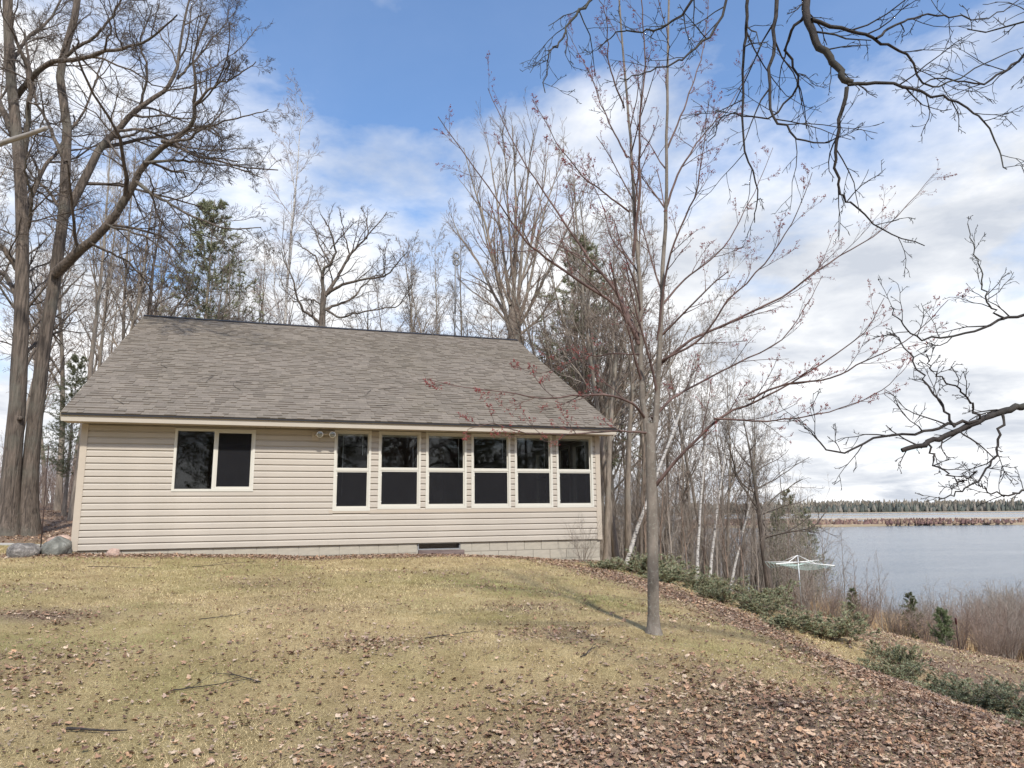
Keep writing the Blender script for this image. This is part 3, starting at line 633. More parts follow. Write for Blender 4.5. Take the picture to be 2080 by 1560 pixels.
for lst, sd_, lab in ((A_l, 101, 'thick straight oak trunk at the frame edge, outer of the twin oaks beside the cottage'), (B_l, 102, 'bare oak with a long dark limb reaching over the cottage, inner of the twins')):
    tl, cr = hero('oak', lst, HSP, .0042, 'oak', 'oaktwig', sd_)
    base = at(*lst[0][0][0], lst[0][1]); o = tag(empty('oak_tree', base), lab, 'tree', 'twin oaks beside the cottage')
    for nm, l_, m_ in (('trunk', tl, 'oak'), ('crown', cr, 'oaktwig')):
        V, F = batch(l_); link(nm, np_mesh('oak_' + nm, V - base, [F], M_[m_], True), o)
    if sd_ == 101:
        p = limb([(-70, 322), (0, 292), (50, 276), (95, 260)], YO - 3, YO - 4, 8) - base; MB().tube(p, np.linspace(.075, .05, 8), 8).build('dead_limb', M_['deadwood'], o, True)
        g = np.random.default_rng(3)
        for (x, y) in ((45, 640), (42, 735), (40, 850), (47, 690)):
            c = at(x, y, YO - .27) - base; MB().tube([c + (0, .05, 0), c + (0, -.03, .01), c + (0, -.05, .012)], [.07, .065, .03], 9).build('branch_stub', M_['oak'], o, True)

# ------------------------------------------------------------------ the young maple on the lawn
YM = 8.2
mpl = [([(1328, 1290), (1327, 1220), (1326, 1120), (1324, 1000), (1322, 920), (1320, 860)], YM, YM, .066, .056),
       ([(1319, 900), (1311, 850), (1304, 780), (1297, 660), (1290, 560), (1282, 440), (1275, 330), (1270, 240), (1262, 100), (1255, -60)], YM, YM + .1, .040, .010),
       ([(1324, 905), (1333, 840), (1338, 740), (1343, 640), (1350, 500), (1355, 400), (1356, 250), (1357, 100), (1360, -60)], YM, YM - .1, .041, .011),
       ([(1296, 690), (1254, 623), (1173, 571), (1098, 519), (1058, 485), (1023, 427), (942, 312), (890, 237)], YM, YM - .6, .024, .004),
       ([(1298, 700), (1248, 589), (1202, 537), (1156, 467), (1104, 392), (1063, 329), (1023, 254), (991, 179)], YM, YM + .5, .024, .004),
       ([(1310, 850), (1285, 820), (1240, 806), (1180, 806), (1100, 812), (1040, 800), (950, 790), (868, 770)], YM, YM - 1.2, .018, .003),
       ([(1318, 880), (1270, 876), (1200, 882), (1120, 885), (1060, 878), (1000, 862), (950, 872)], YM, YM - 1, .014, .003),
       ([(1278, 430), (1240, 400), (1202, 369), (1162, 323), (1127, 271), (1081, 202)], YM, YM - .8, .013, .003),
       ([(1336, 745), (1400, 692), (1496, 647), (1592, 596), (1656, 545), (1720, 506), (1785, 471), (1849, 410), (1897, 353)], YM, YM + .5, .019, .003),
       ([(1330, 990), (1352, 960), (1400, 904), (1464, 840), (1528, 808), (1586, 776), (1676, 724), (1759, 667), (1796, 605)], YM, YM - .6, .024, .003),
       ([(1325, 850), (1360, 815), (1400, 788), (1496, 737), (1586, 692), (1643, 615), (1670, 560)], YM, YM + .8, .02, .003),
       ([(1520, 812), (1586, 784), (1676, 769), (1759, 737), (1849, 686), (1926, 609)], YM - .3, YM - 1.3, .014, .003),
       ([(1450, 850), (1520, 852), (1592, 852), (1688, 833), (1785, 795), (1842, 744)], YM - .25, YM - .2, .013, .003),
       ([(1350, 430), (1380, 350), (1418, 294), (1456, 254), (1490, 208), (1530, 120)], YM, YM + .6, .016, .003), ([(1335, 692), (1358, 531), (1404, 404), (1421, 323), (1440, 200)], YM, YM - .7, .017, .003),
       ([(1338, 735), (1420, 690), (1480, 610), (1560, 530), (1620, 440), (1650, 350)], YM, YM - .9, .016, .003), ([(1344, 620), (1400, 560), (1470, 500), (1530, 400), (1570, 300)], YM, YM + .9, .015, .003),
       ([(1286, 520), (1300, 380), (1298, 250), (1310, 120), (1300, -40)], YM, YM - .4, .02, .006), ([(1288, 540), (1240, 480), (1215, 400), (1180, 330)], YM, YM + .9, .012, .003),
       ([(1274, 320), (1230, 230), (1200, 150), (1150, 60)], YM, YM + .5, .012, .003), ([(1356, 300), (1400, 190), (1430, 90), (1440, -20)], YM, YM + .5, .013, .003), ([(1300, 720), (1240, 720), (1170, 735), (1100, 760), (1050, 745)], YM, YM + .8, .011, .003),
       ([(1268, 220), (1235, 130), (1225, 30), (1190, -50)], YM, YM - .6, .012, .003)]
MSP = [(10, .15, 1, .35, .8, .24, 5, .07, .05, 3), (5, .2, 1, .35, .8, .42, 4, .09, .05, 3), (2, .3, 1, .4, .8, .5, 2, .1, .05, 3)]
tl, cr = hero('maple', mpl, MSP, .0017, 'maple', 'mapletwig', 111, per_first=1, crook=.3)
base = at(1328, 1290, YM); o = tag(empty('maple_tree', base), 'young maple with red buds standing on the lawn before the cottage', 'tree')
V, F = batch([tl[0], (tl[1][0][:2], tl[1][1][:2], 12)]); link('trunk', np_mesh('maple_trunk', V - base, [F], M_['maple'], True), o)
V, F = batch([(tl[1][0][2:], tl[1][1][2:], 7)] + cr); link('crown', np_mesh('maple_crown', V - base, [F], M_['mapletwig'], True), o)
g = np.random.default_rng(8); tips = np.concatenate([cr[1][0][:, -1], cr[2][0][:, -1], cr[2][0][:, 1], cr[0][0][:, -1], cr[0][0][:, 3]])
tips = tips[g.random(len(tips)) < .8]; oc = np.array([(1, 0, 0), (-1, 0, 0), (0, 1, 0), (0, -1, 0), (0, 0, 1.3), (0, 0, -1)]); of = np.array([(0, 2, 4), (2, 1, 4), (1, 3, 4), (3, 0, 4), (2, 0, 5), (1, 2, 5), (3, 1, 5), (0, 3, 5)])
n = len(tips) * 3; ctr = np.repeat(tips, 3, 0) + g.normal(0, .008, (n, 3)); sz = g.uniform(.0034, .0062, (n, 1, 1))
V = (ctr[:, None] + oc[None] * sz).reshape(-1, 3) - base; F = (np.arange(n)[:, None, None] * 6 + of[None]).reshape(-1, 3)
tag(link('buds', np_mesh('buds', V, [F], M_['bud']), o), kind='stuff')

# ------------------------------------------------------------------ the oak whose limbs hang into view
g = np.random.default_rng(77)
TB = np.array([7.6, 2.6, h1(7.6, 2.6) - .1])
def wl(P, r0, r1): return (smoothpath(P, 23), r0 + (r1 - r0) * np.linspace(0, 1, 23) ** .8)
H_ = [wl([TB, TB + (0, 0, 2), TB + (.05, .1, 4.5), TB + (-.1, .2, 7), TB + (.1, .3, 10)], .30, .08),
      wl([TB + (0, .1, 5.0), (5.8, 3.3, 5.9), (4.0, 3.9, 6.2), at(1720, -190, 4.2), at(1560, -150, 4.3), at(1330, -90, 4.4), at(1200, -30, 4.6)], .11, .014),
      wl([TB + (0, .1, 3.3), (6.2, 3.3, 3.6), (4.6, 4.0, 3.3), at(2120, 815, 4.4)], .07, .028), wl([TB + (0, .1, 3.8), (6.0, 3.6, 4.3), (4.6, 4.6, 3.9), at(2130, 630, 5.0)], .05, .012),
      wl([TB + (0, .1, 4.6), (6.4, 3.4, 5.6), (5.0, 4.4, 5.6), at(2140, 60, 5)], .06, .016), wl([TB + (0, 0, 6), TB + (-1, -1.5, 8), TB + (-2.5, -3, 9)], .1, .03), wl([TB + (0, 0, 6.5), TB + (2, 1.5, 8), TB + (4, 2, 9)], .1, .03)]
D_ = []
def dl(P, Y0, Y1, r0, r1): D_.append((limb(P, Y0, Y1, 23) + np.concatenate([np.zeros((1, 3)), g.normal(0, .008, (22, 3))]), (r0 + (r1 - r0) * np.linspace(0, 1, 23) ** .8) * 1.02))
dl([(1610, -160), (1635, -30), (1645, 60), (1690, 120), (1722, 172)], 4.25, 4.1, .030, .020)
dl([(1722, 172), (1790, 170), (1860, 182), (1930, 205), (1990, 235), (2030, 310), (2045, 345)], 4.1, 3.9, .012, .003)
dl([(1720, 178), (1703, 260), (1696, 330), (1710, 390), (1735, 420), (1800, 470), (1878, 500)], 4.1, 4.3, .013, .003)
dl([(1530, -150), (1518, 20), (1512, 110), (1510, 280), (1540, 380), (1528, 455)], 4.3, 4.5, .014, .003)
dl([(1580, -150), (1574, 20), (1568, 120), (1566, 220), (1600, 265), (1660, 290), (1705, 280)], 4.3, 4.0, .016, .003)
dl([(1250, -60), (1202, 0), (1162, 40), (1138, 87), (1115, 110), (1104, 185)], 4.5, 4.2, .012, .003)
dl([(1420, -110), (1400, 10), (1330, 60), (1260, 60), (1215, 100)], 4.4, 4.7, .012, .003)
dl([(1500, -130), (1470, 20), (1400, 110), (1330, 140), (1260, 160)], 4.3, 4.0, .011, .003)
dl([(1648, 40), (1720, 60), (1780, 80), (1840, 112), (1885, 175), (1960, 150), (2080, 95)], 4.15, 4.5, .014, .003)
dl([(1780, 78), (1830, 45), (1900, 30), (2000, 38), (2085, -10)], 4.2, 4.6, .009, .003)
dl([(2130, 60), (2060, 130), (1990, 170), (1900, 160), (1840, 200)], 5, 4.6, .012, .003)
dl([(1640, 20), (1600, 90), (1620, 170), (1560, 240), (1480, 230), (1440, 290)], 4.2, 4.6, .011, .003)
dl([(2120, 815), (2060, 830), (2000, 846), (1930, 880), (1880, 900), (1832, 916)], 4.4, 4.2, .022, .013)
dl([(1985, 855), (1930, 862), (1870, 880), (1780, 893), (1700, 920), (1655, 885), (1632, 872)], 4.3, 4.1, .011, .003)
dl([(1940, 868), (1890, 790), (1842, 712), (1800, 672)], 4.25, 4.5, .008, .003)
dl([(2035, 838), (2032, 900), (2005, 955), (1950, 1000), (1902, 1012)], 4.35, 4.2, .009, .003)
dl([(1888, 898), (1900, 945), (1950, 975), (1978, 962)], 4.25, 4.0, .007, .003)
dl([(1990, 850), (1960, 800), (1900, 760), (1880, 720)], 4.3, 4.1, .007, .003)
dl([(2130, 630), (2040, 650), (1960, 677), (1870, 686), (1832, 655), (1808, 618)], 5, 4.8, .012, .003)
dl([(2038, 650), (2006, 610), (1990, 540), (1967, 460)], 4.95, 5.1, .008, .003)
dl([(2110, 985), (2060, 1004), (2010, 996), (1985, 984)], 4.4, 4.3, .007, .003)
hp = np.stack([p for p, _ in H_]); hr = np.stack([r for _, r in H_]); hr[0, 0] *= 1.4; dp = np.stack([p for p, _ in D_]); dr = np.stack([r for _, r in D_])
DSP = [(8, .15, 1, .4, 1.0, .34, 5, .17, -.02, 4), (4, .2, 1, .4, 1.0, .5, 4, .18, 0, 3), (2, .3, 1, .4, 1, .5, 3, .2, 0, 3)]
cr = ramify(g, dp, dr, DSP, .0022); cr2 = ramify(g, hp[4:], hr[4:], [(7, .3, 1, .5, 1.1, .4, 6, .2, .03, 4), (5, .15, 1, .5, 1, .5, 4, .22, .02, 3), (4, .1, 1, .4, 1, .5, 3, .22, 0, 3)], .004)
o = tag(empty('overhanging_oak', TB), 'oak on the slope whose dark knotty bare branches hang across the sky', 'tree')
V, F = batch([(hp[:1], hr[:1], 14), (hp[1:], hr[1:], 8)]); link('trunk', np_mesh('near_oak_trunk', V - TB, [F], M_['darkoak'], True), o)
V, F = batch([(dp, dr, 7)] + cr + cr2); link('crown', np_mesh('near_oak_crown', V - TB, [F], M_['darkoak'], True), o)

# ------------------------------------------------------------------ woods behind and beside
def atground(px, Y):
    k = (px - 1040) / FPX; v = (780 - 1040) / FPX
    return (_fw[0] + _r[0] * k + _u[0] * v) / (_fw[1] + _r[1] * k + _u[1] * v) * Y
def wood(key, name, px, Y, s, label, group, cat='tree', rz=None, lean=(0, 0), dz=-.05):
    return plant(key, name, atground(px, Y), Y, s, (px * .37 + Y) % 6.28 if rz is None else rz, label, cat, group, dz, lean)
def z2(L, ox, oy, k): return [(ox + a / k, oy + b / k) for a, b in L]
gz_ = lambda L: z2(L, 500, 280, 3.804)
GO = [(gz_([(590, 1500), (588, 1400), (592, 1300), (598, 1220), (600, 1190)]), 34, 34, .17, .12),
      (gz_([(598, 1230), (592, 1050), (640, 960), (668, 870), (650, 740), (610, 650), (575, 590)]), 34, 33, .10, .02), (gz_([(612, 1220), (680, 1110), (740, 1000), (820, 870), (920, 790), (990, 710), (1085, 575)]), 34, 35, .11, .02),
      (gz_([(630, 1205), (760, 1130), (900, 1110), (1050, 1080), (1150, 980), (1245, 880)]), 34, 32.5, .09, .02), (gz_([(605, 1330), (700, 1290), (830, 1240), (900, 1150), (990, 1070), (1060, 1060)]), 34, 35.5, .08, .02),
      (gz_([(580, 1440), (500, 1370), (430, 1300), (385, 1190), (365, 1060), (300, 940), (270, 880)]), 34, 33, .08, .02), (gz_([(592, 1080), (545, 930), (450, 850), (390, 800)]), 33.8, 35, .06, .018),
      (gz_([(800, 900), (768, 790), (745, 650), (730, 570)]), 34.7, 34, .045, .015), (gz_([(930, 780), (935, 690), (905, 600), (890, 540)]), 34.8, 35.5, .04, .015), (gz_([(650, 860), (720, 770), (800, 700), (860, 640)]), 33.4, 33, .04, .015),
      (gz_([(640, 960), (560, 800), (520, 690), (470, 620)]), 33.6, 35, .045, .015), (gz_([(1050, 1080), (1080, 960), (1070, 860), (1110, 780)]), 32.9, 33, .035, .012), (gz_([(600, 1300), (500, 1240), (400, 1240), (300, 1210)]), 34, 36, .05, .015), (gz_([(620, 1330), (720, 1390), (830, 1370), (1000, 1340), (1160, 1300), (1235, 1210), (1290, 1130)]), 34, 32, .06, .015)]
FT = [([(1046, 720), (1045, 690), (1044, 660), (1045, 630)], 33, 33, .34, .27), ([(1044, 650), (1043, 590), (1046, 480), (1045, 360), (1040, 255)], 33, 33, .15, .02), ([(1036, 675), (1020, 610), (1003, 530), (985, 450), (960, 370), (942, 300)], 33, 32, .12, .016),
      ([(1034, 650), (1000, 592), (970, 530), (935, 480), (912, 430)], 33, 34, .09, .014), ([(1040, 650), (1028, 560), (1015, 450), (1000, 350), (988, 275)], 33, 34.5, .11, .016), ([(1050, 645), (1058, 540), (1065, 430), (1075, 330), (1086, 262)], 33, 32, .11, .016),
      ([(1052, 655), (1075, 580), (1095, 480), (1120, 390), (1150, 305)], 33, 34, .10, .016), ([(1056, 660), (1090, 600), (1125, 520), (1165, 430), (1200, 355)], 33, 32.5, .09, .014), ([(1056, 680), (1100, 640), (1140, 570), (1190, 500), (1218, 445)], 33, 34, .07, .012),
      ([(1038, 665), (1000, 622), (955, 592), (925, 560)], 33, 32, .06, .012), ([(1042, 580), (1032, 420), (1022, 300), (1015, 262)], 33, 31.5, .07, .012), ([(1052, 600), (1085, 470), (1105, 370), (1115, 290)], 33, 35, .07, .012), ([(1036, 620), (990, 500), (970, 420), (930, 360)], 33, 35, .07, .012)]
for nm, lst, sp, sd_, mt_, mc, lab in (('oak_tree', GO, [(9, .12, 1, .5, 1.1, .40, 6, .2, .03, 4), (6, .12, 1, .45, 1.05, .5, 4, .2, .02, 3), (4, .15, 1, .4, 1.0, .6, 3, .16, .015, 3)], 131, 'oak', 'oaktwig', 'gnarled spreading bare oak behind the middle of the roof'),
                                     ('maple_tree', FT, [(11, .12, 1, .25, .6, .34, 6, .07, .05, 4), (6, .12, 1, .3, .65, .5, 4, .09, .04, 3), (4, .15, 1, .3, .7, .6, 3, .1, .03, 3)], 132, 'wood', 'woodtwig', 'tall bare fan-shaped tree of many stems rising behind the roof end')):
    tl, cr = hero(nm, lst, sp, .0055, mt_, mc, sd_, crook=1.3 if nm == 'oak_tree' else .5)
    base = at(*lst[0][0][0], lst[0][1]); gb = np.array([base[0], base[1], h1(base[0], base[1]) - .1]); r0_ = lst[0][3]
    low = smoothpath([gb, gb * .5 + base * .5, base + (0, 0, .05)], 23)          # the bole below the first limbs, down to the ground
    o = tag(empty(nm, gb), lab, 'tree')
    V, F = batch(tl + [(low[None], np.linspace(r0_ * 1.35, r0_ * 1.38, 23)[None], 12)]); link('trunk', np_mesh(nm + '_trunk', V - gb, [F], M_[mt_], True), o)
    V, F = batch(cr); link('crown', np_mesh(nm + '_crown', V - gb, [F], M_[mc], True), o)
wood('birch_a', 'birch_tree', 572, 36, 1.5, 'tall white birch with a wispy crown beside the gnarled oak', None)
wood('pine', 'pine_tree', 392, 38, 1.45, 'narrow green white pine rising behind the roof near the twin oaks', None)
wood('pine', 'pine_tree', 1198, 30.5, 1.18, 'broad dark green pine behind the brown multi-stemmed trees', None, rz=2.0)
for px, Y, s, k in ((1130, 30, 1.4, 'multi'), (1190, 29, 1.2, 'multi'), (1085, 31, 1.2, 'brown'), (1235, 30, 1.25, 'brown'), (1160, 32, 1.5, 'brown'), (1215, 27, 1.0, 'multi')):
    wood(k, 'bare_tree', px, Y, s, 'brown many-stemmed bare tree leaning out past the roof end before the pine', 'brown trees past the roof end')
for px, Y, s, k in ((820, 36, 1.05, 'slim_b'), (868, 38, 1.2, 'slim_a'), (915, 35, 1.25, 'slim_c'), (960, 37, 1.15, 'slim_b'), (740, 40, 1.1, 'oak_b'), (800, 44, 1.2, 'slim_a'), (700, 46, 1.25, 'slim_c'), (620, 46, 1.2, 'slim_a'), (520, 42, 1.2, 'oak_b'), (465, 40, 1.3, 'slim_c'), (940, 46, 1.4, 'oak_a'), (1000, 44, 1.3, 'slim_a'), (770, 38, 1.15, 'slim_c'), (845, 47, 1.3, 'oak_b'), (540, 48, 1.3, 'slim_b'), (890, 42, 1.3, 'slim_b'), (590, 41, 1.1, 'slim_c'), (670, 50, 1.4, 'slim_b'), (490, 47, 1.3, 'slim_a')):
    wood(k, 'bare_tree', px, Y, s, ('spreading oak-like' if 'oak' in k else 'slim grey') + ' bare tree above the roof ridge ' + ('near the birch' if px < 640 else 'between the gnarled oak and the antenna' if px < 880 else 'near the antenna'), 'bare trees behind the roof')
for px, Y, s, k in ((150, 27, 1.23, 'slim_b'), (205, 30, 1.23, 'slim_a'), (240, 34, 1.30, 'slim_b'), (290, 33, 1.23, 'oak_b'), (335, 36, 1.23, 'slim_c'), (118, 34, 1.30, 'slim_a'), (10, 30, 1.30, 'oak_b'), (-30, 26, 1.30, 'slim_b'), (60, 38, 1.30, 'slim_a'), (430, 36, 1.10, 'oak_b'), (175, 40, 1.43, 'slim_b'), (265, 44, 1.43, 'slim_a'), (370, 44, 1.30, 'slim_b'), (90, 46, 1.43, 'slim_c'), (310, 50, 1.43, 'slim_b'), (20, 48, 1.43, 'slim_a'), (225, 52, 1.43, 'slim_c'), (140, 60, 1.6, 'slim_a'), (200, 62, 1.6, 'slim_b'), (330, 60, 1.5, 'slim_c'), (45, 60, 1.6, 'slim_b'), (270, 38, 1.2, 'slim_c'), (400, 52, 1.5, 'slim_a'), (440, 58, 1.6, 'slim_b')):
    wood(k, 'bare_tree', px, Y, s, ('spreading' if k == 'oak_b' else 'slim') + ' bare grey tree in the woods ' + ('directly behind the twin oaks' if px < 125 else 'between the twin oaks and the roof' if px < 300 else 'around the narrow pine behind the roof'), 'woods behind the twin oaks')
for px, Y, s in ((130, 29, .55), (215, 31, .45)):
    wood('pine', 'pine_tree', px, Y, s, 'young green pine showing between the twin oaks and the cottage corner', 'young pines behind the twin oaks')
for px, Y, s, k, ln in ((1228, 22.5, .9, 'slim_a', .02), (1252, 23.5, 1.0, 'slim_b', .06), (1272, 22.8, .95, 'slim_a', .12), (1300, 25, .8, 'slim_c', 0), (1345, 27, .8, 'slim_b', 0), (1375, 25, .7, 'slim_c', .05), (1440, 26, .72, 'slim_b', .1), (1470, 28, .68, 'slim_a', 0), (1490, 25, .55, 'slim_c', 0), (1515, 29, .6, 'slim_b', 0), (1400, 30, .75, 'slim_a', 0), (1330, 32, .85, 'slim_b', 0), (1290, 31, .9, 'slim_a', 0), (1540, 31, .5, 'slim_c', 0), (1425, 33, .7, 'slim_c', 0)) + tuple((1218 + (i * 61) % 350, 25 + (i * 37) % 13, (1.12 - (((i * 61) % 350) / 350) * .62) * (.8 + .05 * (i % 7)), ('slim_a', 'slim_b', 'slim_c', 'brown')[i % 4], 0) for i in range(15)):
    wood(k, 'bare_tree', px, Y, s, ('many-branched brown' if k == 'brown' else 'crooked short' if k == 'slim_c' else 'straight grey-brown') + ' bare tree in the grove ' + ('just past the cottage corner' if px < 1300 else 'among the white birches' if px < 1440 else 'between the birches and the clothesline'), 'grove beside the cottage', rz=px * .7, lean=(0, ln))
for px, Y, s, ln in ((1262, 21, 1.0, .17), (1408, 22.5, .85, -.1), (1432, 23.2, .85, -.04), (1472, 24.5, .75, .08), (1350, 26, .9, -.05)):
    wood('birch_b', 'birch_tree', px, Y, s, 'white birch leaning strongly past the cottage corner' if px < 1300 else 'thin white birch hidden behind the maple trunk' if px < 1400 else 'white birch leaning towards the clothesline at the grove edge' if px > 1460 else 'upright white birch of a pair in the middle of the grove', 'birches in the grove', rz=0, lean=(0, ln))
wood('oak_a', 'oak_tree', 1556, 23.5, .62, 'crooked grey bare oak with forked trunk standing behind the clothesline', None, rz=2.4)
for px, Y, s in ((1600, 29, .42), (1635, 31, .40), (1575, 27, .3)):
    wood('pine', 'pine_tree', px, Y, s, 'olive evergreen behind the clothesline at the grove edge', 'evergreens behind the clothesline')
for px, Y, s, k in ((1590, 25, 1.0, 'sapling'), (1640, 25, .9, 'sapling_b'), (1665, 27, .95, 'sapling'), (1700, 24, .62, 'sapling_b'), (1745, 23, .5, 'sapling'), (1770, 23, .5, 'sapling_b'), (1720, 28, .7, 'sapling'), (1310, 20.5, .9, 'sapling'), (1360, 21, .9, 'sapling_b'), (1390, 21.5, .9, 'sapling'), (1450, 22, .8, 'sapling_b'), (1500, 22.5, .8, 'sapling'), (1530, 23, .8, 'sapling_b'), (1340, 23, 1.1, 'sapling'), (1425, 24, 1.0, 'sapling'), (1470, 23, .9, 'sapling')):
    wood(k, 'sapling', px, Y, s, 'thin bare sapling at the edge of the grove and brush', 'saplings along the brush')
wood('spruce', 'spruce_sapling', 1830, 24, .72, 'small dark green spruce standing in the tan marsh grass', None, cat='tree')
wood('spruce', 'evergreen_sapling', 1716, 23, .52, 'slender yellow-green evergreen sapling just past the clothesline', None)
wood('small_pine', 'pine_sapling', 1890, 17.6, .42, 'small feathery pine beside the marker stake at the brush edge', None)
# brush down to the marsh
g = np.random.default_rng(31); nb = 0
for i in range(330):
    Y = g.uniform(17.5, 44); px = g.uniform(1590, 2200); x = atground(px, Y)
    if edge_d(np.array(x), np.array(min(Y, 16.)))[()] < 6.3 - .0 * Y or (Y < 22 and px < 1840) or Y < 20.3 + .5 * math.sin(px * .05) or (Y > 25 and px < 1960 and g.random() < .65): continue
    key = ('bush_red', 'bush_brown', 'bush_grey', 'bush_red')[int(g.integers(4))] if Y < 30 else ('bush_brown', 'bush_grey')[int(g.integers(2))]
    s = g.uniform(.5, .8) if px < 1950 or Y < 22 else g.uniform(.7, 1.1)
    plant(key, 'bare_bush', x, Y, s, g.uniform(0, 6), {'bush_red': 'reddish leafless bush', 'bush_brown': 'brown twiggy leafless bush', 'bush_grey': 'tall grey leafless bush'}[key] + (' in the brush edge along the leaf-strewn strip' if Y < 24 else ' deep in the brush' if Y < 33 else ' in the marsh grass close to the lake'), 'bush', 'brush between lawn and lake', parts=('stems', 'twigs')); nb += 1
xx, yy = hworld(10.15, -.55)
plant('bush_grey', 'bare_shrub', xx, yy, .42, 1.0, 'leafless twiggy shrub against the block foundation at the cottage corner', 'shrub', parts=('stems', 'twigs'))
# undergrowth in the woods: thin stems nobody could count
def thicket(name, seed, n, xf, label, Hh, m, col_=None):
    g = np.random.default_rng(seed); P = xf(g, n); P[:, 2] = hgt(P[:, 0], P[:, 1]) - .03; n = len(P)
    D = np.stack([g.normal(0, .16, n), g.normal(0, .16, n), np.ones(n)], 1); L = Hh * g.uniform(.4, 1.1, n)
    pts = march(g, P, D, L, 5, .06, .03); rad = taper(np.full(n, .011), np.full(n, .004), 5)
    l = [(pts, rad, 3)] + ramify(g, pts, rad, [(6, .25, 1, .4, .9, .38, 3, .1, .05, 3), (3, .2, 1, .4, .9, .5, 2, .12, .03, 3)], .0042)
    V, F = batch(l); return tag(link(name, np_mesh(name, V, [F], M_[m], True)), label, kind='stuff')
def xf1(g, n): Y = g.uniform(33, 60, n); px = g.uniform(-150, 420, n); return np.stack([atground(px, Y), Y, 0 * Y], 1)
def xf2(g, n): Y = g.uniform(24, 44, n); px = g.uniform(1215, 1640, n); return np.stack([atground(px, Y), Y, 0 * Y], 1)
def xf3(g, n): Y = g.uniform(36, 60, n); px = g.uniform(420, 1240, n); return np.stack([atground(px, Y), Y, 0 * Y], 1)
thicket('undergrowth', 91, 1500, xf1, 'pinkish brown leafless undergrowth deep in the woods behind the twin oaks', 3.4, 'redtwig')
thicket('undergrowth', 92, 1500, xf2, 'pale brown leafless undergrowth filling the grove beside the cottage', 4.2, 'greytwig')
thicket('undergrowth', 93, 900, xf3, 'grey leafless undergrowth behind the cottage roof', 5.5, 'greytwig')
# unseen trees added behind the camera to darken the reflections in the panes
for x, y, k, s in ((-14, -20, 'pine', 1.0), (-9, -23, 'pine', 1.1), (-3, -21, 'pine', 1.0), (3, -24, 'pine', 1.1), (8, -21, 'pine', 1.0), (13, -25, 'pine', 1.1), (-6, -27, 'pine', 1.2), (0, -28, 'pine', 1.2), (6, -28, 'pine', 1.2), (-19, -24, 'pine', 1.1), (-1, -17, 'slim_a', .9), (5, -18, 'oak_b', .9), (-7, -18, 'slim_b', .9), (22, -8, 'pine', 1.4), (27, -12, 'pine', 1.5), (25, -3, 'pine', 1.4), (31, -8, 'pine', 1.5), (18, -14, 'pine', 1.3), (22, -19, 'pine', 1.5), (28, -20, 'pine', 1.5), (34, -15, 'pine', 1.6), (29, 1, 'pine', 1.4), (10, -27, 'pine', 1.4), (16, -24, 'pine', 1.4), (-12, -28, 'pine', 1.3), (-25, -20, 'pine', 1.3), (20, -5, 'slim_a', 1.2), (15, -17, 'oak_b', 1.2)):
    plant(k, 'pine_tree' if k == 'pine' else 'bare_tree', x, y, s, x, 'unseen tree added across the yard to darken the cottage window reflections', 'tree', 'unseen trees added for the reflections')

# ------------------------------------------------------------------ junipers along the bank
def juniper(seed, R_, H):
    g = np.random.default_rng(seed); n = 26; an = g.uniform(0, 6.28, n); tl = g.uniform(.5, 1.45, n)
    D = np.stack([np.cos(an) * np.sin(tl), np.sin(an) * np.sin(tl), np.cos(tl)], 1)
    L = g.uniform(.5, 1.05, n) * (R_ * np.sin(tl) + H * np.cos(tl)); pts = march(g, np.zeros((n, 3)) + g.normal(0, .12, (n, 3)) * (1, 1, 0), D, L, 6, .1, .04); rad = taper(np.full(n, .009), np.full(n, .004), 6)
    l = ramify(g, pts, rad, [(8, .15, 1, .4, 1.0, .42, 4, .12, .10, 3), (6, .1, 1, .4, .9, .5, 3, .12, .10, 3)], .004)
    P, D, r, t, L = spawn(g, l[1][0], l[1][1], 7, .05, 1, .3, .9, 1); n = len(P)
    k = 3; a = norm(D[:, None] + g.normal(0, .4, (n, k, 3)) + UP * .35) * g.uniform(.03, .065, (n, k, 1)); s = norm(np.cross(a, g.normal(size=(n, k, 3)))) * .0055; B = np.repeat(P[:, None], k, 1)
    V = np.stack([B - s, B + s, B + a], 2).reshape(-1, 3); V[:, 2] = np.maximum(V[:, 2], -.05)
    hue = g.random((n, 1)); c0, c1 = np.array([.13, .155, .085]), np.array([.40, .43, .27]); c = c0 + (c1 - c0) * hue; c = np.where(g.random((n, 1)) < .22, np.array([.30, .22, .13]), c)
    return wmesh('juniper_stems', [(pts, rad, 4)] + l, M_['browntwig']), np_mesh('juniper_foliage', V, [np.arange(len(V)).reshape(-1, 3)], M_['needle'], False, np.repeat(c, k * 3, 0))
VAR['jun_a'] = juniper(201, .95, .33); VAR['jun_b'] = juniper(202, .85, .27)
js = [(x, y, s * .86) for x, y, s in [(2.0, 15.6, .8), (2.75, 15.3, .9), (2.9, 14.3, .8), (3.5, 13.8, .85), (3.5, 12.8, .8), (4.1, 12.4, .9), (4.0, 11.4, .75), (4.75, 11.5, .8), (5.5, 10.9, .75), (4.9, 9.9, .6), (5.3, 9.1, .95), (4.9, 8.3, .85), (5.7, 8.2, .9), (5.2, 7.4, .8), (6.2, 7.6, .8), (4.55, 6.3, .6), (5.3, 6.5, .7), (3.2, 16.2, .9), (3.9, 15.2, .9), (4.6, 13.8, .85)]]
for i, (x, y, s) in enumerate(js):
    plant('jun_a' if i % 2 else 'jun_b', 'juniper_shrub', x, y, s, i * 1.3, 'low spreading green juniper on the bank ' + ('beside the cottage corner shrub' if y > 13.5 else 'where leaves pile beside the maple' if y > 9.5 else 'beside the thick leaf litter'), 'shrub', 'junipers along the bank', dz=-.02, parts=('stems', 'foliage')).scale = (s * (1.05 + .45 * ((i * 7) % 5) / 4), s * (.8 + .4 * ((i * 3) % 4) / 3), s * (.5 + .35 * ((i * 5) % 6) / 5))

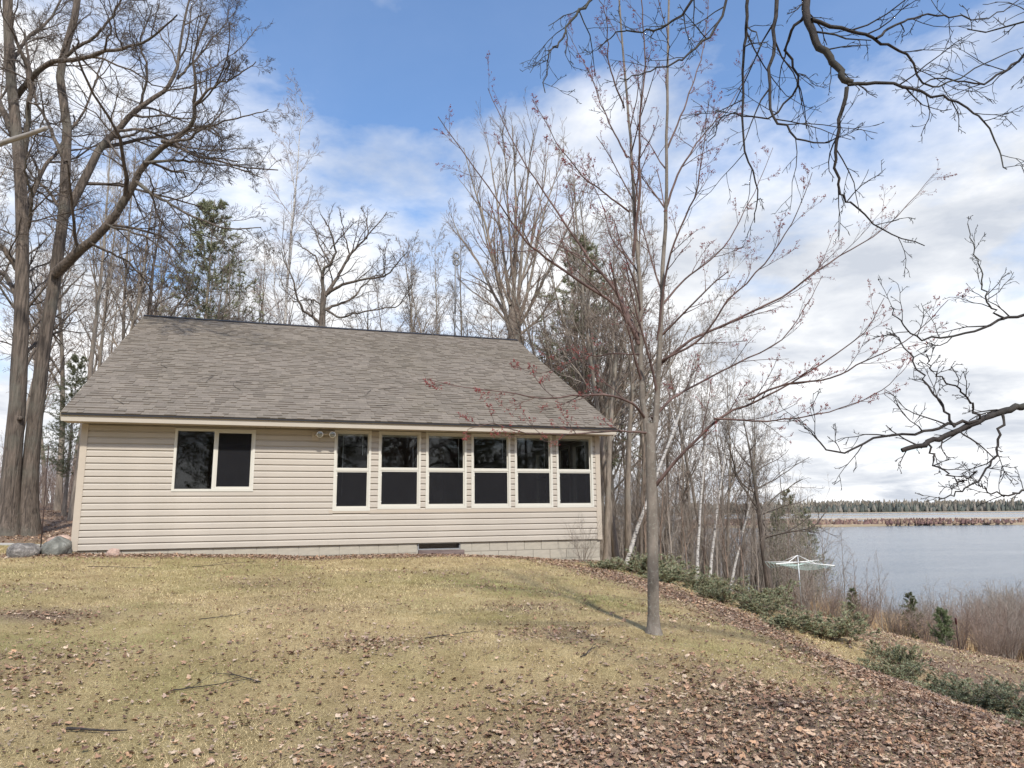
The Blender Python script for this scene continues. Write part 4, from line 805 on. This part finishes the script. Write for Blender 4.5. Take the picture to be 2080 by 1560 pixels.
# ------------------------------------------------------------------ leaves and grass
g = np.random.default_rng(400)
def free(x, y):
    lx, ly = hlocal(x, y); return ~((lx > -.03) & (lx < HL + .03) & (ly > -.03) & (ly < HDEP))
def leafshape(kind):
    if kind == 0: ang = np.array([0, 25, 48, 75, 100, 130, 160, 200, 230, 260, 285, 312, 335]); rr = np.array([1, .62, .85, .55, .75, .5, .55, .55, .5, .75, .55, .85, .62])
    elif kind == 2: ang = np.array([0, 75, 140, 215, 290]); rr = np.array([1, .6, .8, .7, .65])
    else: ang = np.array([0, 30, 60, 95, 130, 180, 230, 265, 300, 330]); rr = np.array([1, .6, .92, .55, .7, .45, .7, .55, .92, .6])
    a = np.radians(ang); return np.stack([rr * np.cos(a), rr * np.sin(a) * (.75 if kind == 0 else 1), 0 * a], 1)
def leaves(x, y, size, kind, cols):
    n = len(x); S = leafshape(kind); m = len(S)
    P = np.concatenate([np.zeros((1, 3)), S])[None] * size[:, None, None]; P = P * np.ones((n, 1, 1)); P[:, 1:] *= g.uniform(.62, 1.2, (n, m, 1)); P[:, :, 1] *= g.uniform(.55, 1.1, (n, 1))
    curl = g.uniform(-.6, 1.0, (n, 1)); fold = g.uniform(-.7, 1.1, (n, 1)); q = P / size[:, None, None]
    P[:, :, 2] += size[:, None] * (curl * .45 * q[:, :, 0] ** 2 * np.sign(q[:, :, 0]) + fold * .5 * q[:, :, 1] ** 2 + g.normal(0, .10, (n, m + 1)))
    rx, ry, rz = g.normal(0, .25, n), g.normal(0, .25, n), g.uniform(0, 6.28, n)
    def rot(P, i, j, a): c, s = np.cos(a)[:, None], np.sin(a)[:, None]; u = P[:, :, i] * c - P[:, :, j] * s; v = P[:, :, i] * s + P[:, :, j] * c; P[:, :, i], P[:, :, j] = u, v
    rot(P, 1, 2, rx); rot(P, 0, 2, ry); rot(P, 0, 1, rz)
    P[:, :, 2] -= P[:, :, 2].min(1, keepdims=True) * .75
    P += np.stack([x, y, hgt(x, y) + .005 + g.random(n) * .014], 1)[:, None]
    i = np.arange(m); F = np.stack([np.zeros(m, int), 1 + i, 1 + (i + 1) % m], 1)
    return P.reshape(-1, 3), (np.arange(n)[:, None, None] * (m + 1) + F[None]).reshape(-1, 3), np.repeat(cols, m + 1, 0)
pal = np.array([(.25, .155, .105), (.31, .205, .145), (.39, .28, .20), (.18, .105, .072), (.42, .33, .25), (.36, .225, .14), (.30, .22, .175), (.12, .072, .055)])
def scatter(n, x0, x1, y0, y1, power=1.0):
    x = g.uniform(x0, x1, n); y = y0 + (y1 - y0) * g.random(n) ** power; k = (g.random(n) < litter(x, y)) & free(x, y); return x[k], y[k]
parts = []
for (n, x0, x1, y0, y1, s0, s1) in ((85000, -5.2, 5.6, 3.6, 8.5, .014, .040), (70000, -9.5, 6.5, 8.5, 18, .018, .040), (16000, -24, -7.5, 16.5, 34, .035, .065), (30000, 5, 16, 5, 24, .028, .05)):
    x, y = scatter(n, x0, x1, y0, y1)
    d = edge_d(x, y); k = ~((np.abs(d - .6) < .45) & (g.random(len(x)) < .6)); x, y = x[k], y[k]
    if y0 == 8.5:          # drifts against the cottage and along the bank
        lx = g.uniform(-1, HL + 1.2, 9000); ly = -.04 - np.abs(g.normal(0, .38, 9000)); hx, hy = hworld(lx, ly); yy_ = g.uniform(5.5, 16, 8000); xx_ = np.interp(yy_, _jl[::-1, 1], _jl[::-1, 0]) - .5 + g.normal(0, .5, 8000)
        x, y = np.concatenate([x, hx, xx_]), np.concatenate([y, hy, yy_])
    for kind in (0, 1):
        q = (g.random(len(x)) < .55) == (kind == 0); cols = pal[g.integers(0, len(pal), q.sum())] * np.array([1.04, 1.03, 1.0]) * g.uniform(.7, 1.3, (q.sum(), 1))
        parts.append(leaves(x[q], y[q], s0 * .8 + (s1 * 1.02 - s0 * .8) * g.random(q.sum()) ** 1.5, kind, cols))
n = 60000; x = g.uniform(-10, 5, n); y = 3.8 + 13.2 * g.random(n) ** 1.15                 # crumbled bits of leaf all over the lawn
cl = np.sin(x * 3.3 + 1.7 * np.sin(y * 2.1)) * np.sin(y * 2.9 + 2 * np.sin(x * 1.9)) + .6 * np.sin(x * 8 + y * 5) * np.sin(y * 9 - x * 4); k = free(x, y) & (g.random(n) < np.clip(.35 + .5 * cl, .05, 1)); x, y = x[k], y[k]
parts.append(leaves(x, y, g.uniform(.006, .019, len(x)), 2, pal[g.integers(0, len(pal), len(x))] * g.uniform(.5, 1.15, (len(x), 1))))
V, F, Cc, o_ = [], [], [], 0
for v, f, c in parts: V.append(v); F.append(f + o_); Cc.append(c); o_ += len(v)
tag(link('fallen_leaves', np_mesh('fallen_leaves', np.concatenate(V), [np.concatenate(F)], M_['leaf'], False, np.concatenate(Cc))), 'brown curled oak and maple leaves strewn over the lawn and bank', kind='stuff')
def blades(n, x0, x1, y0, y1, hh, wd, power):
    x = g.uniform(x0, x1, n); y = y0 + (y1 - y0) * g.random(n) ** power; k = free(x, y) & (g.random(n) > litter(x, y) * .75); x, y = x[k], y[k]; n = len(x)
    w1, w2 = x + .6 * np.sin(1.7 * y + x), y + .6 * np.sin(1.3 * x - y); big = np.sin(w1 * .8 + 1.3 * np.sin(w2 * .7)) + np.sin(w2 * 1.2 + w1 * .5 + 1) + .7 * np.sin(w1 * 2.3 - w2 * 2.0) + .5 * np.sin(w1 * 4.1 + w2 * 3.7); gr = np.clip(.14 + .33 * big + g.normal(0, .2, n), 0, 1)[:, None]; br = 1 + .22 * np.sin(w1 * 1.6 - w2 * .9 + 2) * np.sin(w2 * 1.9 + w1 * .4)
    c = np.array([.64, .51, .285]) * (1 - gr) + np.array([.27, .30, .10]) * gr; c = c * g.uniform(.5, 1.25, (n, 1)) * br[:, None]
    a = g.uniform(0, 6.28, n); t = g.uniform(.75, 1.53, n); L = hh * g.uniform(.5, 1.2, n); z = hgt(x, y) - .003
    B = np.stack([x, y, z], 1); d = np.stack([np.cos(a) * np.sin(t), np.sin(a) * np.sin(t), np.cos(t)], 1) * L[:, None]; s = np.stack([-np.sin(a), np.cos(a), 0 * a], 1) * wd
    V = np.stack([B - s, B + s, B + d], 1).reshape(-1, 3); return V, np.repeat(c, 3, 0)
bl = [blades(230000, -5.8, 4.8, 3.6, 9, .045, .0013, 1.25), blades(190000, -10.5, 5.2, 9, 17.4, .055, .0026, 1.0), blades(45000, 4.2, 12, 7, 23, .09, .004, 1.0)]
V = np.concatenate([b[0] for b in bl]); tag(link('grass', np_mesh('grass', V, [np.arange(len(V)).reshape(-1, 3)], M_['blade'], False, np.concatenate([b[1] for b in bl]))), 'short dormant tan and olive lawn grass', kind='stuff')
# tan marsh grass and reeds by the water
n = 60000; Y = g.uniform(24, 56, n); px = g.uniform(1600, 2300, n); x = atground(px, Y); z = hgt(x, Y); k = (z > LZ - .25) & (edge_d(x, np.minimum(Y, 16)) > 7) & (Y > 25); x, Y, z = x[k], Y[k], z[k]; n = len(x)
B = np.stack([x, Y, z], 1); d = np.stack([g.normal(0, .13, n), g.normal(0, .13, n), g.uniform(.5, 1.15, n)], 1); s = np.stack([np.full(n, .013), 0 * x, 0 * x], 1)
c = np.array([(.46, .34, .20)]) * g.uniform(.65, 1.2, (n, 1)); c[g.random(n) < .25] *= (.8, .62, .55)
tag(link('marsh_grass', np_mesh('marsh_grass', np.stack([B - s, B + s, B + d], 1).reshape(-1, 3), [np.arange(3 * n).reshape(-1, 3)], M_['blade'], False, np.repeat(c, 3, 0))), 'tan standing marsh grass between the brush and the lake', kind='stuff')

# ------------------------------------------------------------------ far shore and marsh islands
def strip(name, pts_f, pts_b, z, m, label):
    n = len(pts_f); V = [(x, y, LZ - .3) for x, y in pts_f] + [(x, y, LZ + z) for x, y in pts_f] + [(x, y, LZ + z) for x, y in pts_b]
    F = [(i, i + 1, n + i + 1, n + i) for i in range(n - 1)] + [(n + i, n + i + 1, 2 * n + i + 1, 2 * n + i) for i in range(n - 1)]
    return tag(link(name, np_mesh(name, V, [np.array(F)], m)), label, kind='structure')
M_['reed'] = paint('dry_reed_bed', (.40, .32, .22), .95, .25, .05)
M_['reed2'] = paint('far_reed_bed', (.40, .33, .25), .95, .2, .02)
X = np.linspace(60, 420, 30)
strip('marsh_island', [(x, 262 + 6 * math.sin(x * .05)) for x in X], [(x, 285 + 22 * math.exp(-((x - 130) / 60) ** 2) + 5 * math.sin(x * .09)) for x in X], .7, M_['reed'], 'low tan reed island lying across the lake')
X = np.linspace(60, 330, 20); strip('marsh_island', [(x, 400 + 8 * math.sin(x * .04)) for x in X], [(x, 470 - max(0, x - 200) * .5) for x in X], .5, M_['reed2'], 'pale farther reed bed behind the reed island')
X = np.linspace(100, 1400, 40); strip('marsh_island', [(x, 640 + 10 * math.sin(x * .02)) for x in X], [(x, 665 + 10 * math.sin(x * .02)) for x in X], .35, M_['reed2'], 'thin distant reed line out on the lake')
X = np.linspace(-900, 2600, 60); strip('far_shore', [(x, 960 + 25 * math.sin(x * .006)) for x in X], [(x, 1900) for x in X], .9, M_['reed2'], 'far lake shore under the forest')
def farbush(seed, n, x0, x1, y0, y1, hh, cols, wd, z0, pw=1.0):
    g = np.random.default_rng(seed); x = x0 + (x1 - x0) * g.random(n) ** pw; y = y0 + (y1 - y0) * g.random(n); V, Fq, Cc = [], [], []
    H = hh * (.45 + .75 * g.random(n) ** 1.3) * (1 + .16 * np.sin(x * .021) * np.sin(x * .0083 + 1) + .1 * np.sin(x * .09)); W = wd * g.uniform(.6, 1.3, n); th = np.linspace(0, 2 * math.pi, 6)[:-1]
    lev = np.array([0, .25, .6, 1.0]); rr = np.array([.75, 1.0, .72, .22])
    ring = np.stack([np.cos(th), np.sin(th)], 1); J = g.uniform(.7, 1.3, (n, 4, 5))
    P = np.empty((n, 4, 5, 3)); P[..., :2] = np.stack([x, y], 1)[:, None, None] + ring[None, None] * (rr[None, :, None] * J * W[:, None, None])[..., None]; P[..., 2] = z0 + (lev[None] * H[:, None])[:, :, None] + g.normal(0, .06, (n, 4, 5)) * H[:, None, None] * (lev > 0)[None, :, None]
    i = np.arange(5); q = np.concatenate([np.stack([l * 5 + i, l * 5 + (i + 1) % 5, (l + 1) * 5 + (i + 1) % 5, (l + 1) * 5 + i], 1) for l in range(3)])
    F = (np.arange(n)[:, None, None] * 20 + q[None]).reshape(-1, 4); cc = np.array(cols)[g.integers(0, len(cols), n)] * g.uniform(.75, 1.25, (n, 1))
    return P.reshape(-1, 3), F, np.repeat(cc, 20, 0)
V, F, Cc = farbush(5, 2600, 62, 230, 264, 292, 1.7, [(.14, .085, .078), (.19, .12, .10), (.25, .18, .13)], .7, LZ + .4, 2.2)
tag(link('island_brush', np_mesh('island_brush', V, [F], M_['blade'], False, Cc)), 'dark reddish brush growing along the reed island', kind='stuff')
ft = [farbush(6, 6500, -500, 1500, 985, 1120, 10, [(.085, .095, .08), (.105, .11, .092), (.095, .105, .095), (.18, .165, .14)], 2.4, LZ + .6), farbush(7, 5000, -500, 1500, 1040, 1220, 12.5, [(.20, .17, .13), (.24, .21, .165), (.17, .15, .12)], 3.2, LZ + 1), farbush(8, 2500, -600, 1700, 1200, 1500, 15, [(.22, .20, .17), (.26, .24, .20)], 4, LZ + 3)]  # tree colours lightened: distance haze is put into the colour
V, F, Cc, o_ = [], [], [], 0
for v, f, c in ft: V.append(v); F.append(f + o_); Cc.append(c); o_ += len(v)
tag(link('far_forest', np_mesh('far_forest', np.concatenate(V), [np.concatenate(F)], M_['blade'], False, np.concatenate(Cc))), 'distant forest of dark conifers and bare hardwoods across the lake', kind='stuff')

# ------------------------------------------------------------------ small things
def rock(name, x, y, sx_, sy_, sz_, seed, m, label, dz=0.0, rz=0):
    g = np.random.default_rng(seed); nu, nv = 22, 14; th = np.linspace(0, 2 * math.pi, nu + 1)[:-1]; ph = np.linspace(-1.45, 1.5, nv); T, Pp = np.meshgrid(th, ph)
    d = np.stack([np.cos(T) * np.cos(Pp), np.sin(T) * np.cos(Pp), np.sin(Pp)], -1); r = np.ones(T.shape)
    for _ in range(9): nrm = norm(g.normal(size=3)); r = np.minimum(r, (g.uniform(.72, .98)) / np.maximum(d @ nrm, .05))
    for f_, a_ in ((3, .05), (7, .025), (14, .015)): k = g.normal(size=(4, 3)) * f_; r += a_ * sum(np.sin(d @ q + g.uniform(0, 6)) for q in k) / 2
    V = (d * r[..., None] * (sx_, sy_, sz_)).reshape(-1, 3); i = (np.arange(nv - 1)[:, None] * nu + np.arange(nu)).ravel(); j = (np.arange(nv - 1)[:, None] * nu + (np.arange(nu) + 1) % nu).ravel()
    top = len(V); V = np.concatenate([V, [V[-nu:].mean(0)]]); cap = np.stack([(nv - 1) * nu + np.arange(nu), (nv - 1) * nu + (np.arange(nu) + 1) % nu, np.full(nu, top)], 1)
    return tag(link(name, np_mesh(name, V, [np.stack([i, j, j + nu, i + nu], 1), cap], m, True), None, (x, y, h1(x, y) + dz), (0, 0, rz)), label, 'rock')
def stone(name, cols, sc=6):
    def fn(t, b): n = tnoise(t, sc, 7, .7, dist=.6); setc(t, b, tramp(t, n, [(.3, cols[0]), (.5, cols[1]), (.68, cols[2])])); bump(t, b, n, 1.0, .07)
    return mat(name, fn, Roughness=.9)
M_['granite'] = stone('grey_granite', ((.08, .08, .07), (.19, .19, .165), (.33, .325, .29)), 6); M_['veined'] = stone('veined_rock', ((.07, .065, .06), (.18, .165, .15), (.42, .385, .35)), 9); M_['pink'] = stone('pink_stone', ((.34, .23, .18), (.50, .35, .28), (.60, .45, .37)))
rock('boulder', -8.76, 13.2, .30, .24, .20, 1, M_['veined'], 'dark veined boulder with pale streaks, outer of the pair by the cottage corner', .05)
rock('boulder', -8.36, 13.55, .27, .24, .27, 2, M_['granite'], 'rounded grey-green boulder against the cottage corner board', .07, 1.0)
xx, yy = hworld(.78, -.42); rock('stone', xx, yy, .125, .11, .10, 3, M_['pink'], 'small pinkish stone lying below the tan siding', .05)
rock('stone', -10.6, 17.2, .30, .22, .16, 4, M_['pink'], 'tan stone among leaves behind the boulders', .03)
M_['rust'] = mat('rusty_iron', None, Base_Color=(.055, .032, .026, 1), Roughness=.8)
p0, p1 = at(84, 1101, 13.45), at(99, 905, 13.7)
pole = MB().tube([p0 - (0, 0, .15), (p0 + p1) / 2, p1, p1 + (.035, 0, .03), p1 + (.05, 0, -.02)], [.011, .010, .010, .009, .007], 8).build('garden_hook', M_['rust'], None, True); tag(pole, 'thin rusty iron hook pole leaning beside the boulders', 'pole')
M_['slabm'] = paint('grey_concrete', (.40, .38, .34), .9, .12, 5)
x = np.linspace(-20, -9.0, 12); mb = MB()
for a, b_ in zip(x, x[1:]):
    ya, yb = 15.3 + .04 * (a + 9), 15.3 + .04 * (b_ + 9)
    V = [(a, ya, h1(a, ya) + .03), (b_, yb, h1(b_, yb) + .03), (b_, yb + .9, h1(b_, yb + .9) + .03), (a, ya + .9, h1(a, ya + .9) + .03)]; V = [(p, q, r - .12) for p, q, r in V] + V; mb.add(V, BF)
tag(mb.build('path', M_['slabm']), 'grey concrete path leading past the boulders to the cottage side', kind='structure')
xx, yy = hworld(7.05, -.07); tb = MB().box(-.50, .50, -.05, .045, -.12, .06).build('timber', M_['timber'], None, False, loc=(xx, yy, HA[2] - .215), rot=(0, .012, PSI)); tag(tb, 'weathered dark timber lying below the basement window', 'timber')
# rotary clothesline
cxl, cyl = 8.42, 22.0; zg = h1(cxl, cyl); top = at(1626, 1128, cyl); ro = tag(empty('rotary_clothesline', (cxl, cyl, zg), .35), 'white rotary clothesline with sagging green lines on a thin grey pole', 'clothesline')
hgt_t = top[2] - zg
MB().tube([(0, 0, -.2), (0, 0, hgt_t)], .019, 8).build('pole', M_['metal'], ro, True); arms = []
for k in range(4):
    a = k * math.pi / 2 + .3; e = np.array([1.12 * math.cos(a), 1.12 * math.sin(a), hgt_t - .19 - .05 * (k % 2)]); arms.append(e)
    MB().tube([(0, 0, hgt_t - .20), e], .015, 7).build('arm', M_['white'], ro, True)
    m_ = e * .52 + np.array([0, 0, (hgt_t - .2) * .48]); MB().tube([(.0, 0, hgt_t), m_], .010, 6).build('strut', M_['white'], ro, True)
M_['cord'] = mat('green_cord', None, Base_Color=(.50, .66, .60, 1), Roughness=.6)
mb = MB()
for k in range(4):
    for q in np.linspace(.3, 1, 8):
        hub = np.array([0, 0, hgt_t - .2]); a, b_ = hub + (arms[k] - hub) * q, hub + (arms[(k + 1) % 4] - hub) * q; mm = (a + b_) / 2 - np.array([0, 0, .05 + .10 * q]); mb.tube(smoothpath([a, mm, b_], 9), .0035, 3, False)
mb.build('washing_lines', M_['cord'], ro)
# marker stake at the brush edge
x, y = atground(1917, 17.3), 17.3; z = h1(x, y); st = MB().tube([(0, 0, -.2), (0, 0, .62)], .012, 8).build('marker_stake', M_['rust'], None, True, loc=(x, y, z)); tag(st, 'short dark red topped marker stake at the edge of the brush', 'stake')
M_['red'] = mat('dark_red_plastic', None, Base_Color=(.05, .010, .010, 1), Roughness=.4); mb = MB(); mb.tube([(0, 0, .56), (0, 0, .57), (0, 0, .70), (0, 0, .715)], [.014, .022, .022, .014], 10); mb.build('marker_head', M_['red'], st, True)
# fallen sticks on the lawn
g = np.random.default_rng(55)
def stick(x, y, L, r, a, label, twigs=3):
    p = march(g, np.array([[x, y, 0.]]), np.array([[math.cos(a), math.sin(a), 0.]]), np.array([L]), 8, .12, 0); p[..., 2] = hgt(p[..., 0], p[..., 1]) + r + .012; base = p[0, 0].copy()
    q = taper(np.array([r]), np.array([r * .4]), 8); l = [(p, q, 6)]
    if twigs: l += ramify(g, p, q, [(twigs, .2, 1, .4, 1.0, .45, 4, .15, 0, 4), (2, .2, 1, .4, .9, .5, 3, .15, 0, 3)], .002)
    for t_ in l[1:]:
        zz = hgt(t_[0][..., 0], t_[0][..., 1]) + .012; t_[0][..., 2] = zz + np.abs(t_[0][..., 2] - zz) * .35
    V, F = batch(l); return tag(link('fallen_stick', np_mesh('fallen_stick', V - base, [F], M_['darkoak'], True), None, base), label, 'stick', 'sticks on the lawn')
stick(-3.0, 5.15, .42, .011, .55, 'thick bare stick lying on the dry grass', 0)
for x, y, L, a in ((-2.75, 6.1, .7, .5), (-2.1, 6.3, .6, 2.5), (-.9, 7.6, .7, .8), (-7.0, 12.2, 1.1, .1), (-5.5, 12.7, 1.2, .7), (-3.6, 8.6, .5, .4), (.6, 6.9, .6, 1.0), (3.5, 5.6, .7, 2.2)): stick(x, y, L, .006, a, 'thin twiggy fallen branch lying on the lawn', 3)
# twigs on the roof
for i in range(9):
    lx, s = rs.uniform(.4, 7.5), rs.uniform(.5, 3.2); p = march(g, np.array([[lx, 0, 0.]]), np.array([[math.cos(i * 2.1), math.sin(i * 2.1), 0]]), np.array([.55]), 6, .2, 0)[0]; pts = [rp(q[0], s + q[1], .024) for q in p]
    V, F = tubes(np.array(pts)[None], np.linspace(.006, .003, 7)[None], 4); base = V.mean(0)
    o = link('fallen_twig', np_mesh('fallen_twig', V - base, [F], M_['darkoak'], True)); o.matrix_world = Matrix.Translation((HA[0], HA[1], HA[2])) @ Matrix.Rotation(PSI, 4, 'Z') @ Matrix.Translation(base); tag(o, 'thin dark fallen twig lying on the roof shingles', 'twig', 'twigs on the roof')
